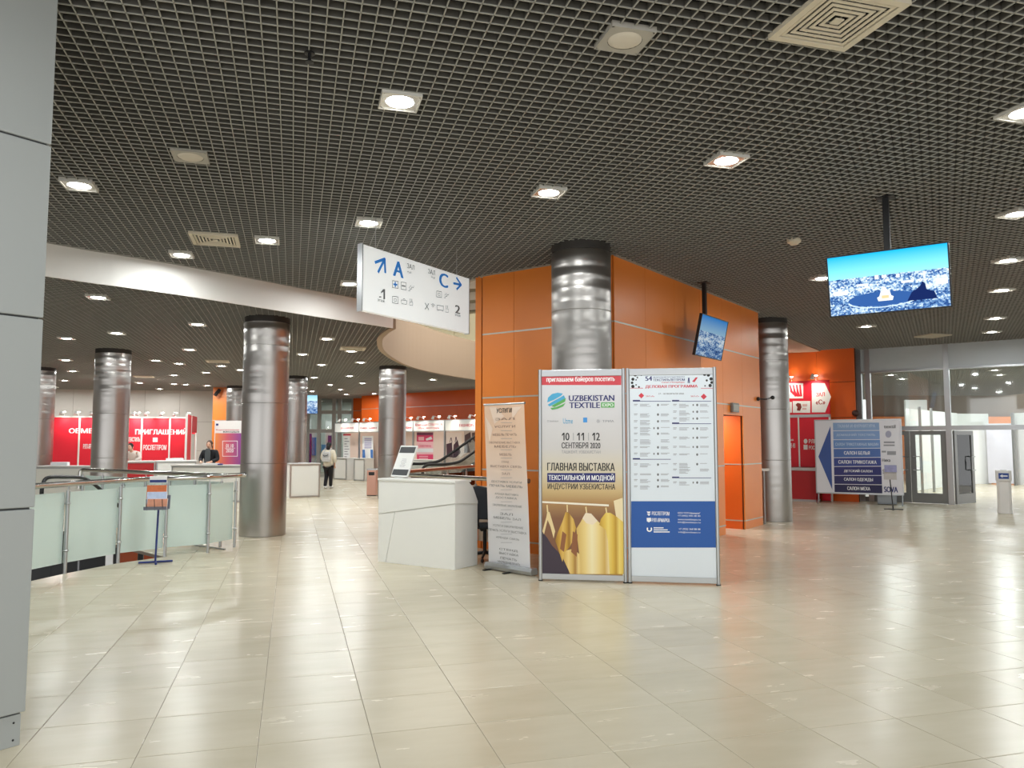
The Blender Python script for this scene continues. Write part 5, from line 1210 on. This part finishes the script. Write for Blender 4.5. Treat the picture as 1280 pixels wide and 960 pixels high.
DKB = M('print_dark_bag', (74, 40, 54), .5)
ppx('bag_picture', [rect(557, 541, 577, 573)], M('print_pale_beige', (240, 222, 212), .5), K4, KP4, y); ppx('bag_print', [[(558, 555), (565, 553), (566, 572), (558, 571)], [(567, 556), (572, 550), (576, 566), (570, 572), (566, 572)]], DKB, K4, KP4, y-.002)
ppx('bag_print', [[(562, 553), (563.2, 547), (564.4, 547), (565.4, 553), (564.6, 553), (563.8, 548), (562.8, 553)], [(568.5, 553), (569.5, 546), (570.5, 546), (573, 558), (572, 558), (570, 548), (569.3, 553)]], DKB, K4, KP4, y-.002)
ppx('bag_picture', [rect(580, 539, 600, 566)], M('print_stone', (196, 178, 170), .5), K4, KP4, y); ppx('bag_print', [[(581, 544), (588, 540), (589, 553), (581, 553)], [(590, 541), (596, 540), (599, 552), (594, 553), (590, 548)], [(580.5, 556), (585, 553), (588, 566), (580.5, 566)]], M('print_dark_figure', (84, 60, 62), .5), K4, KP4, y-.002)
for k, x in enumerate((432, 448, 462.5, 514, 530, 549, 569, 595)):
    p = Vector((v0.x, v0.y, 2.5))+VP.d*uv(x, 526)
    spot(p, vrz, 'small arm spotlight on top of the white booths, %s from the far glazing' % words_[k], 'spotlights on the white booths')
desk('booth_counter', 'white counter in front of the white booth with the list poster', v0+VP.d*uv(429.5)-VP.n*.5, v0+VP.d*uv(445)-VP.n*.5, .5, .95, WHITE)
desk('booth_counter', 'white counter beside the blue swirl banner', v0+VP.d*uv(457)-VP.n*.6, v0+VP.d*uv(470)-VP.n*.6, .5, .95, WHITE)
desk('booth_counter', 'white counter in front of the pink poster booth', v0+VP.d*uv(519)-VP.n*.5, v0+VP.d*uv(552)-VP.n*.5, .5, .95, WHITE)
# far screen
p = aty(389, 504, 36.5); t = tv('hanging_screen', 'small bright screen hanging at the far end of the passage', Vector((p.x, p.y, 0)), 0, R(5), .62, 1.0, p.z, screen_mat('screen_far', .6, 1.0, (120, 200, 235), (200, 235, 240), .9))
for o in bpy.data.objects:
    if o.parent == t and o.name.split('.')[0] in ('pole', 'ceiling_plate'): o.scale.z = 1
# ------------------------------------------------------------------ escalator
eh = math.atan2(.63, .777); eo = aty(541, 560, 23.0)
ES = thing('escalator', 'escalator with black handrails rising behind the white counter', 'escalator', (eo.x, eo.y, 0), eh)
sl_ = math.tan(R(30)); run = 6.2
def esc_rail(yy):
    pts = [(-.86, yy, .68), (-1.0, yy, .74), (-1.02, yy, .88), (-.9, yy, .98), (-.7, yy, 1.0), (-.3, yy, 1.0), (.2, yy, 1.06), (.6, yy, 1.26)]+[(.6+k, yy, 1.26+k*sl_) for k in range(1, 6)]
    return smooth_curve(pts, 4)
ESG = glass_mat('escalator_pane', (.86, .88, .86), .16)
for yy in (0.0, -1.05):
    MB().tube(esc_rail(yy), .042, 8).build('handrail', BLACK, ES, smooth=True)
    MB().prism_y([(-.95, .2), (0, .2), (.6, .46), (5.6, .46+5*sl_), (5.6, 1.2+5*sl_), (.6, 1.2), (0, .96), (-.9, .96)], yy-.008, yy+.008).build('glass_panel', ESG, ES)
    MB().prism_y([(-1.05, 0), (.6, 0), (.6, .0), (5.8, 5.0*sl_-.1), (5.8, .42+5.2*sl_), (.6, .46), (0, .2), (-1.05, .2)], yy-.09, yy+.09).build('skirt', ALU, ES)
for k in range(16):
    MB().box(.0+k*.36, .40+k*.36, -.95, -.10, .02+k*.36*sl_, .2+k*.36*sl_).build('step', M('step_metal', (120, 120, 122), .5, metal=.6), ES)
MB().box(-1.05, .0, -.95, -.1, 0, .02).build('landing_plate', M('step_metal', (120, 120, 122), .5, metal=.6), ES)
# ------------------------------------------------------------------ right: red hall sign
ho = gnd(1041, 627); hrz = A2; HP = Plane(ho, hrz); 
HB = thing('hall_booth', 'tall red booth wall with a white arrow panel for hall C', 'booth', (ho.x, ho.y, 0), hrz)
hx = lambda x, y=560: HP(x, y)[0]; hz = lambda x, y: HP(x, y)[1]
zt_ = hz(1030, 475); zm = hz(1030, 519.5); zl = hz(1015, 585)
xL = hx(985)-1.6; xR = 0.0
MB().box(xL, xR, 0, .05, zm+.04, zt_).build('upper_panel', RED, HB)
for a, c in ((xL, hx(999)-.02), (hx(999)+.02, xR-.04)): MB().box(a, c, 0, .05, zl+.03, zm-.04).build('wall_panel', RED, HB)
MB().box(xL, xR, -.01, .06, zm-.04, zm+.04).build('rail', ALU, HB); MB().box(hx(999)-.02, hx(999)+.02, -.01, .06, zl, zm).build('post', WHITE, HB); MB().box(xR-.04, xR, -.01, .06, 0, zm).build('post', WHITE, HB)
MB().box(xL, hx(1026), -.5, 0, zl-.06, zl+.02).build('counter_top', ALU, HB); MB().box(xL, hx(1024), -.46, -.0, .06, zl-.06).build('counter_front', DRED, HB); MB().box(xL, hx(1024), -.44, 0, 0, .06).build('plinth', ALU, HB)
MB().box(hx(1026), xR-.04, 0, .05, .02, zl).build('wall_panel', RED, HB)
y = -.003
ARW = M('arrow_white', (250, 248, 244), .5, var=.01)
ppx('arrow_panel', [[(1014.8, 479), (1031, 479), (1038.8, 496), (1031.5, 515.5), (1014.8, 515.5)]], ARW, HB, HP, y)
ppx('logo_panel', [rect(985, 479, 1004, 498), rect(991, 501.3, 1012.8, 516), rect(983, 502.5, 990, 516)], ARW, HB, HP, y)
for k in range(4):
    ppx('logo_stroke', [[(986.5+k*4.2, 481), (988.3+k*4.2, 481), (991+k*3.6, 489), (996+k*2.2, 495), (994+k*2.2, 496), (988+k*3.8, 490)]], RED, HB, HP, y-.003)
ppx('logo_figure', [[(994.5, 506), (997, 503.6), (1001, 504.5), (1002, 509), (1000, 513.5), (996, 513), (997, 509)]], M('logo_brown', (130, 50, 40), .5), HB, HP, y-.003); ppx('logo_figure', [rect(1003, 505, 1009, 508), rect(1003, 510, 1008, 512)], M('logo_faint', (230, 190, 185), .5), HB, HP, y-.003)
lpx('ЗАЛ', (1020, 490.5, 1031, 495.5), RED, HB, HP, y-.003, .03); lpx('«С»', (1019.5, 499.5, 1031.5, 505.5), DRED, HB, HP, y-.003, .03)
lpx('ЗАЛ', (981, 535, 988, 540), INKW, HB, HP, y, .03); lpx('www.textile', (984, 548.5, 992, 551), INKW, HB, HP, y, .03); lpx('+7 495 490', (984, 554, 994, 560), INKW, HB, HP, y, .02)
lpx('РЛП', (1011, 549, 1021, 554), INKW, HB, HP, y, .04); lpx('РОСЛЕГПРОМ', (1011, 557, 1036, 562), INKW, HB, HP, y, .04); ppx('logo_mark', [oval(1007, 551.5, 2.4, 3), rect(1004.5, 556, 1009.5, 562)], INKW, HB, HP, y)
for k, x in enumerate((989, 1019.5)):
    p = Vector((ho.x, ho.y, zt_))+HP.d*hx(x, 474)+HP.n*.03; spot(p, hrz, ('arm spotlight on the red hall booth close to the steel column', 'arm spotlight on the red hall booth above the white arrow panel')[k], 'spotlights on the red hall booth')
p = aty(1036.5, 453, 21.9); t = thing('dome_camera', 'white security camera under the ceiling above the red hall booth', 'camera', (p.x, p.y, p.z)); MB().box(-.04, .04, .0, .5, .02, .10).build('bracket', WHITE, t); MB().tube([(0, -.12, -.06), (0, .12, .04)], .07, 12).build('housing', WHITE, t, smooth=True); MB().tube([(0, -.135, -.066), (0, -.12, -.06)], .05, 12).build('lens', BLACK, t)
PW_ = Plane(rl, A2); uq = PW_(1069.5, 516.5, -.022); p = rl+D2*uq[0]-PW_.n*.022; p.z = uq[1]; t = thing('alarm_bell', 'small dark round alarm fitting on the orange wall beside the blue arrow board', 'alarm', (p.x, p.y, p.z), A2); o = MB().lathe([(.09, 0), (.09, .03), (.06, .08), (.02, .1)], 16).build('housing', M('dark_brown', (70, 40, 30), .5), t, smooth=True); o.rotation_euler = (R(90), 0, 0)
# ------------------------------------------------------------------ blue arrow board
ao, ar = gnd(1022, 629), gnd(1129, 632.5); arz = math.atan2(ar.y-ao.y, ar.x-ao.x); AP = Plane(ao, arz)
AB = thing('arrow_board', 'wide white board with a blue arrow and stacked salon names', 'sign board', (ao.x, ao.y, 0), arz)
xw = AP(1127, 570)[0]; z0_, z1_ = AP(1075, 616.5)[1], AP(1075, 525.5)[1]
MB().box(0, xw, -.012, .012, z0_, z1_).build('panel', M('board_paper', (226, 224, 230), .5, var=.01), AB)
b = MB(); b.box(-.02, xw+.02, -.02, .02, z1_, z1_+.03); b.box(-.02, xw+.02, -.02, .02, z0_-.03, z0_); b.box(-.025, 0, -.02, .02, z0_-.03, z1_+.03); b.box(xw, xw+.025, -.02, .02, z0_-.03, z1_+.03); b.build('frame', ALU, AB)
for x in (.03, xw-.02):
    MB().tube([(x, 0, .06), (x, 0, z0_)], .018, 8).build('leg', ALU, AB); MB().tube([(x, -.28, .02), (x, -.12, .10), (x, 0, .12), (x, .12, .10), (x, .28, .02)], .016, 8).build('foot', ALU, AB)
    MB().tube([(x, -.2, .05), (x, 0, .28)], .012, 6).build('brace', ALU, AB)
y = -.015
cols = [(136, 164, 204), (126, 156, 204), (104, 140, 196), (74, 106, 172), (56, 70, 140), (48, 50, 114), (44, 44, 98), (36, 34, 76)]
txt = ['ТКАНИ И ФУРНИТУРА', 'ДОМАШНИЙ ТЕКСТИЛЬ', 'САЛОН ТРИКОТАЖНЫХ МАШИН', 'САЛОН БЕЛЬЯ', 'САЛОН ТРИКОТАЖА', 'ДЕТСКИЙ САЛОН', 'САЛОН ОДЕЖДЫ', 'САЛОН МЕХА']
s_ = 130/960.0
Z = lambda a, b: (1010+a*s_, 515+b*s_)
tops = [(97, 95), (174, 170), (256, 254), (338, 334), (422, 418), (504, 500), (586, 586), (666, 672), (742, 754)]
tr_ = [(270, 112, 620, 145), (262, 195, 620, 225), (252, 284, 652, 312), (332, 362, 570, 394), (280, 446, 634, 478), (332, 528, 594, 560), (332, 608, 600, 642), (362, 690, 574, 722)]
INKF = M('ink_faded', (190, 206, 228), .5, var=.01)
for k in range(8):
    (a0, a1), (c0, c1) = tops[k], tops[k+1]; xl = 230+k*2; xr = 656+k*4
    ppx('name_strip', [[Z(xl, a0+3), Z(xr, a1+3), Z(xr+3, c1-3), Z(xl+2, c0-3)]], M('strip_%d' % k, cols[k], .5), AB, AP, y)
    a, b_, c, d = tr_[k]; q0_, q1_ = Z(a, b_), Z(c, d); lpx(txt[k], (q0_[0], q0_[1], q1_[0], q1_[1]), INKF if k < 3 else INKW, AB, AP, y-.002, .03)
ppx('arrow', [[Z(207, 130), Z(96, 412), Z(224, 716)]], M('arrow_blue', (58, 84, 150), .5), AB, AP, y)
gx = lambda a, b, c, d: [Z(a, b), Z(c, b), Z(c, d), Z(a, d)]
lpx('textil', (*Z(700, 118), *Z(808, 150)), INK, AB, AP, y, .02); ppx('logo', [oval(*Z(742, 205), 28*s_, 32*s_)], M('logo_haze', (160, 160, 180), .5), AB, AP, y)
ppx('logo', [gx(700, 272, 800, 288), gx(698, 300, 800, 314), gx(680, 358, 720, 374), gx(730, 362, 812, 396), gx(718, 490, 804, 506)], INKG, AB, AP, y)
lpx('Ника', (*Z(684, 430), *Z(760, 460)), INK, AB, AP, y, .03); lpx('Sela', (*Z(690, 530), *Z(735, 568)), INK, AB, AP, y, .03); lpx('SOVA', (*Z(702, 690), *Z(830, 742)), NAVY, AB, AP, y, .05)
# notice stand in front of the arrow board
nso = gnd(1116.5, 637); NS = thing('notice_stand', 'slim black stand with a small leaflet in front of the blue arrow board', 'stand', (nso.x, nso.y, 0), arz)
MB().box(-.2, .22, -.02, .02, 0, .02).build('foot_bar', BLACK, NS); MB().box(-.02, .02, -.2, .2, 0, .02).build('foot_bar', BLACK, NS); MB().tube([(0, 0, .02), (-.05, 0, .78)], .013, 8).build('pole', BLACK, NS)
MB().box(-.18, .10, -.03, .02, .72, .98).build('holder', M('leaflet_grey', (186, 180, 178), .4, var=.2, scale=9), NS); MB().box(-.16, .11, -.05, -.03, .90, 1.07).build('leaflet', M('leaflet_print', (150, 150, 190), .5, var=.5, scale=9), NS)
t = thing('cabinet', 'grey metal box standing behind the foot of the blue arrow board', 'cabinet', (ar.x-.25, ar.y+.35, 0), arz); MB().box(-.22, .24, 0, .3, .02, .62).build('body', M('box_grey', (150, 156, 164), .4, metal=.3), t, bevel=.01); MB().box(-.2, .22, -.01, 0, .06, .58).build('door', M('box_grey2', (160, 166, 172), .4, metal=.3), t); MB().box(.15, .17, -.03, -.01, .3, .38).build('handle', BLACK, t)
# turnstile post
to = gnd(1256.5, 641.5); TP = thing('ticket_post', 'white ticket reader post with a blue arrow label', 'ticket post', (to.x, to.y, 0), R(-31))
TW = M('post_white', (228, 226, 224), .4)
b = MB(); b.prism([(-.14, -.12), (-.09, -.16), (.09, -.16), (.14, -.12), (.14, .14), (-.14, .14)], 0, .74); b.build('body', TW, TP, bevel=.008)
b = MB(); b.prism([(-.155, -.14), (-.1, -.18), (.1, -.18), (.155, -.14), (.155, .15), (-.155, .15)], .74, .98); b.build('reader_head', TW, TP, bevel=.012)
MB().box(-.06, .06, -.08, .04, .978, .985).build('reader_slot', GREYT, TP)
MB().prism_y([(-.1, .79), (.1, .79), (.1, .92), (-.1, .92)], -.186, -.18).build('label', M('label_blue', (44, 74, 150), .5), TP); flat('arrow', [[(-.075, .855), (-.02, .895), (-.02, .87), (.075, .87), (.075, .84), (-.02, .84), (-.02, .815)]], INKW, TP, -.187)
t = thing('rail_post', 'thin metal rail post between the kiosk corner and the steel column', 'rail', tuple(gnd(956.5, 655))[:2]+(0,)); MB().tube([(0, 0, 0), (0, 0, 1.05)], .018, 8).build('post', ALU, t); MB().box(-.3, .1, -.03, .03, 1.05, 1.10).build('rail_top', ALUP, t); MB().box(-.24, -.05, .05, .06, .15, 1.0).build('glass_panel', FROST2, t)
# small fittings on the kiosk wall
p = C0+D1*4.45+nrm*.03; t = thing('exit_fitting', 'small grey box above the kiosk doorway', 'fitting', (p.x, p.y, 2.24), A1); MB().box(-.16, .16, -.05, .0, -.07, .1).build('housing', FRAMEG, t, bevel=.008); MB().box(-.13, .13, -.055, -.05, -.04, .07).build('cover', SPK, t)
p = C0+D1*5.84; t = thing('wall_camera', 'small black camera on an arm at the kiosk corner', 'camera', (p.x, p.y, aty(943, 499, p.y).z), A1); MB().tube([(-.1, -.02, 0), (.1, -.15, .0), (.3, -.2, .04)], .012, 6).build('arm', BLACK, t); MB().ell((-.1, -.05, 0), (.04, .04, .04)).build('mount', BLACK, t, smooth=True); MB().ell((.32, -.2, .04), (.06, .04, .04)).build('camera_head', BLACK, t, smooth=True)

# ------------------------------------------------------------------ people
SKIN = M('skin', (214, 166, 140), .6)
def skinned(name, chain, m, parent, sub=2):
    """chain: {key: (x, y, z, r)}, edges as pairs"""
    pts, edges, root = chain
    keys = list(pts); me = bpy.data.meshes.new(name); me.from_pydata([pts[k][:3] for k in keys], [(keys.index(a), keys.index(b_)) for a, b_ in edges], [])
    o = bpy.data.objects.new(name, me); COL.objects.link(o); o.parent = parent; me.materials.append(m)
    s = o.modifiers.new('skin', 'SKIN'); s.use_smooth_shade = True; s.branch_smoothing = .4
    lay = me.skin_vertices[0].data if me.skin_vertices else None
    if lay is None:
        bpy.context.view_layer.objects.active = o
    lay = me.skin_vertices[0].data
    for i, k in enumerate(keys):
        r = pts[k][3]; lay[i].radius = r if isinstance(r, tuple) else (r, r); lay[i].use_root = (k == root)
    u = o.modifiers.new('round', 'SUBSURF'); u.levels = sub; u.render_levels = sub
    return o
def head(parent, x, y, z, face_dir, hair_m, long=False, name='head'):
    """features on a head centred at x,y,z looking along face_dir (plan angle)"""
    c, s = math.cos(face_dir), math.sin(face_dir); F_ = lambda f, l, u: (x+c*f-s*l, y+s*f+c*l, z+u)
    b = MB(); b.ell((x-c*.012, y-s*.012, z+.025), (.088, .088, .105), 16, 10)
    if long: b.ell((x-c*.06, y-s*.06, z-.05), (.07, .07, .12), 12, 8)
    hr = b.build('hair', hair_m, parent, smooth=True)
    b = MB(); b.ell(F_(.032, 0, -.012), (.066, .066, .098), 16, 10); b.ell(F_(.10, 0, -.02), (.016, .013, .022), 8, 6)
    for l in (-1, 1): b.ell(F_(.0, l*.085, -.015), (.014, .014, .03), 8, 6)
    fc = b.build('face', SKIN, parent, smooth=True)
    b = MB()
    for l in (-1, 1): b.ell(F_(.092, l*.03, .008), (.01, .012, .007), 8, 5)
    b.build('eyes', BLACK, fc); MB().ell(F_(.09, 0, -.062), (.008, .02, .007), 8, 5).build('mouth', M('lips', (170, 90, 86), .5), fc)
def hand(pts, edges, key, side, fwd, tag_):
    """five fingers growing from a wrist key along fwd"""
    x, y, z, r = pts[key]; f = Vector(fwd).normalized(); l = f.cross(Vector((0, 0, 1)));
    if l.length < .1: l = Vector((1, 0, 0))*side
    l.normalize()
    pts[tag_+'palm'] = (*(Vector((x, y, z))+f*.06), .024); edges.append((key, tag_+'palm'))
    for i, (o_, ln) in enumerate([(-.03, .06), (-.011, .075), (.008, .07), (.026, .055)]):
        b1 = Vector((x, y, z))+f*.10+l*o_; b2 = b1+f*ln*.6+Vector((0, 0, -.012)); pts[tag_+'k%d' % i] = (*b1, .0095); pts[tag_+'t%d' % i] = (*b2, .008)
        edges += [(tag_+'palm', tag_+'k%d' % i), (tag_+'k%d' % i, tag_+'t%d' % i)]
    b1 = Vector((x, y, z))+f*.055+l*(-.045); b2 = b1+f*.035+l*(-.008); pts[tag_+'th'] = (*b1, .010); pts[tag_+'tt'] = (*b2, .0085); edges += [(tag_+'palm', tag_+'th'), (tag_+'th', tag_+'tt')]
# walking person, seen from behind
wp = gnd(410, 610.5); WK = thing('person', 'person walking away in a cream jacket with a white backpack and black trousers', 'person', (wp.x, wp.y, 0), R(-6))
pts = {'pel': (0, 0, .86, .12), 'wst': (0, 0, 1.0, .115), 'chs': (0, .0, 1.2, .13), 'nek': (0, .01, 1.38, .055), 'hed': (0, .02, 1.50, .08),
       'shl': (-.16, 0, 1.32, .06), 'ell': (-.22, -.02, 1.08, .045), 'wrl': (-.2, .12, .9, .028), 'shr': (.16, 0, 1.32, .06), 'elr': (.23, -.04, 1.08, .045), 'wrr': (.22, .02, .85, .028),
       'hil': (-.085, .0, .80, .09), 'knl': (-.085, .08, .46, .062), 'anl': (-.08, -.10, .10, .028), 'fol': (-.08, .03, .05, .026),
       'hir': (.085, 0, .80, .09), 'knr': (.075, .06, .44, .06), 'anr': (.06, .10, .09, .028), 'for': (.06, .24, .05, .026)}
edg = [('pel', 'wst'), ('wst', 'chs'), ('chs', 'nek'), ('nek', 'hed'), ('chs', 'shl'), ('shl', 'ell'), ('ell', 'wrl'), ('chs', 'shr'), ('shr', 'elr'), ('elr', 'wrr'), ('pel', 'hil'), ('hil', 'knl'), ('knl', 'anl'), ('anl', 'fol'), ('pel', 'hir'), ('hir', 'knr'), ('knr', 'anr'), ('anr', 'for')]
hand(pts, edg, 'wrl', -1, (0, .3, -1), 'L'); hand(pts, edg, 'wrr', 1, (0, .2, -1), 'R')
skinned('body', (pts, edg, 'pel'), SKIN, WK)
CRJ = M('cream_jacket', (232, 222, 202), .8, bump=.3, bscale=30); BT = M('black_trousers', (24, 24, 28), .8)
jp = {'a': (0, 0, .70, (.20, .16)), 'b': (0, 0, .95, (.20, .16)), 'c': (0, 0, 1.22, (.2, .15)), 'd': (0, .0, 1.36, (.12, .1)), 'sl': (-.18, 0, 1.31, .085), 'el': (-.235, -.02, 1.08, .07), 'wl': (-.21, .1, .93, .05), 'sr': (.18, 0, 1.31, .085), 'er': (.245, -.04, 1.08, .07), 'wr': (.23, .01, .89, .05)}
skinned('jacket', (jp, [('a', 'b'), ('b', 'c'), ('c', 'd'), ('c', 'sl'), ('sl', 'el'), ('el', 'wl'), ('c', 'sr'), ('sr', 'er'), ('er', 'wr')], 'a'), CRJ, WK)
tp_ = {'p': (0, 0, .84, (.15, .12)), 'hl': (-.085, 0, .74, .105), 'kl': (-.085, .08, .46, .08), 'al': (-.08, -.10, .07, .06), 'hr': (.085, 0, .74, .105), 'kr': (.075, .06, .44, .078), 'ar': (.06, .10, .05, .06)}
skinned('trousers', (tp_, [('p', 'hl'), ('hl', 'kl'), ('kl', 'al'), ('p', 'hr'), ('hr', 'kr'), ('kr', 'ar')], 'p'), BT, WK)
for fx, fy, fz in ((-.08, -.03, .05), (.06, .18, .05)): MB().ell((fx, fy, fz), (.055, .14, .05)).build('shoe', M('white_shoe', (226, 224, 220), .6), WK, smooth=True)
head(WK, 0, .02, 1.50, R(90), M('dark_hair', (26, 22, 22), .6), True)
BKP = M('white_backpack', (214, 212, 210), .7)
b = MB(); b.prism_y([(-.13, .93), (.13, .93), (.15, 1.0), (.15, 1.2), (.11, 1.29), (-.11, 1.29), (-.15, 1.2), (-.15, 1.0)], -.30, -.15); t = thing('backpack', 'white backpack with a black strap on the walking person', 'backpack', (wp.x, wp.y, 0), R(-6)); b.build('bag', BKP, t, bevel=.03)
MB().prism_y([(-.1, .95), (.1, .95), (.1, 1.08), (-.1, 1.08)], -.335, -.29).build('front_pocket', BKP, t, bevel=.02); MB().tube([(-.09, -.315, 1.19), (-.05, -.32, 1.14), (.05, -.32, 1.16), (.09, -.315, 1.2)], .012, 6).build('strap', BLACK, t); MB().tube([(-.1, -.2, 1.27), (-.11, -.05, 1.42), (-.12, .12, 1.3)], .018, 6).build('shoulder_strap', BKP, t); MB().tube([(.1, -.2, 1.27), (.11, -.05, 1.42), (.12, .12, 1.3)], .018, 6).build('shoulder_strap', BKP, t)
# people behind the counters: facing the camera
def sitter(label, loc, rz, coat, hair, top_m, lean, arms, scale, hair_long, lower):
    t = thing('person', label, 'person', loc, rz); t.scale = (scale,)*3
    l = lean
    pts = {'pel': (0, 0, .90, .12), 'wst': (0, -.05*l, 1.05, .11), 'chs': (0, -.2*l, 1.27, .125), 'nek': (0, -.3*l, 1.44, .052), 'hed': (0, -.36*l-.01, 1.55, .075),
           'hil': (-.09, 0, .84, .09), 'knl': (-.09, -.02, .47, .06), 'anl': (-.09, 0, .09, .042), 'fol': (-.1, -.13, .04, .034), 'hir': (.09, 0, .84, .09), 'knr': (.09, -.02, .47, .06), 'anr': (.09, 0, .09, .042), 'for': (.1, -.13, .04, .034)}
    edg = [('pel', 'wst'), ('wst', 'chs'), ('chs', 'nek'), ('nek', 'hed'), ('pel', 'hil'), ('hil', 'knl'), ('knl', 'anl'), ('anl', 'fol'), ('pel', 'hir'), ('hir', 'knr'), ('knr', 'anr'), ('anr', 'for')]
    for sd, k in ((-1, 'l'), (1, 'r')):
        pts['s'+k] = (sd*.17, -.2*l, 1.38, .06); pts['e'+k] = (sd*arms[0][0], arms[0][1], arms[0][2], .045); pts['w'+k] = (sd*arms[1][0], arms[1][1], arms[1][2], .03)
        edg += [('chs', 's'+k), ('s'+k, 'e'+k), ('e'+k, 'w'+k)]; hand(pts, edg, 'w'+k, sd, (-sd*.4, -1, 0), k.upper())
    skinned('body', (pts, edg, 'pel'), SKIN, t)
    jp = {'a': (0, 0, .88, (.17, .13)), 'b': (0, -.05*l, 1.05, (.165, .13)), 'c': (0, -.2*l, 1.28, (.19, .14)), 'd': (0, -.28*l, 1.42, (.1, .09))}; je = [('a', 'b'), ('b', 'c'), ('c', 'd')]
    for sd, k in ((-1, 'l'), (1, 'r')):
        jp['s'+k] = (sd*.18, -.2*l, 1.37, .08); jp['e'+k] = (*pts['e'+k][:3], .065); w_ = Vector(pts['w'+k][:3]); e_ = Vector(pts['e'+k][:3]); jp['w'+k] = (*(e_+(w_-e_)*.85), .045); je += [('c', 's'+k), ('s'+k, 'e'+k), ('e'+k, 'w'+k)]
    skinned('jacket', (jp, je, 'a'), coat, t)
    if top_m: MB().prism_y([(-.07, .95), (.07, .95), (.075, 1.35), (.05, 1.45), (-.05, 1.45), (-.075, 1.35)], -.2*l-.17, -.2*l-.12).build('shirt_front', top_m, t, bevel=.01)
    tpp = {'p': (0, 0, .88, (.15, .12)), 'hl': (-.09, 0, .78, .105), 'kl': (-.09, -.02, .47, .08), 'al': (-.09, 0, .1, .06), 'hr': (.09, 0, .78, .105), 'kr': (.09, -.02, .47, .08), 'ar': (.09, 0, .1, .06)}
    skinned('trousers', (tpp, [('p', 'hl'), ('hl', 'kl'), ('kl', 'al'), ('p', 'hr'), ('hr', 'kr'), ('kr', 'ar')], 'p'), lower, t)
    head(t, 0, -.36*l-.01, 1.56, R(-90), hair, hair_long)
    return t
wq = aty(263, 560, 21.9)
sitter('woman in a black jacket over a grey top standing at the white counter', (wq.x, wq.y, 0), R(0), M('black_jacket', (26, 26, 30), .8), M('brown_hair', (86, 62, 50), .6), M('grey_top', (84, 88, 90), .8), .15, ((.24, -.06, 1.14), (.13, -.32, 1.07)), 1.0, True, BT)
t = thing('paper_sheet', 'white paper lying on the counter in front of the woman in black', 'paper', tuple(aty(264, 560, 21.35))[:2]+(1.0,), .1); MB().box(-.2, .2, -.12, .12, 0, .05).build('sheet', WPAPER, t)
t = thing('phone_case', 'small purple item on the counter beside the woman in black', 'item', tuple(aty(276, 560, 21.35))[:2]+(1.0,), .3); MB().box(-.07, .07, -.05, .05, 0, .04).build('case', M('purple_case', (110, 80, 140), .5), t, bevel=.01); MB().box(-.05, .05, -.055, -.05, .005, .035).build('flap', NAVY, t)
mq = aty(170, 560, 23.75)
sitter('man in pale clothes leaning over the red fronted counter', (mq.x, mq.y, 0), R(0), M('pale_shirt', (236, 222, 212), .8), M('dark_hair2', (30, 24, 24), .6), None, 1.0, ((.30, -.30, 1.2), (.14, -.42, 1.12)), .95, False, BT)
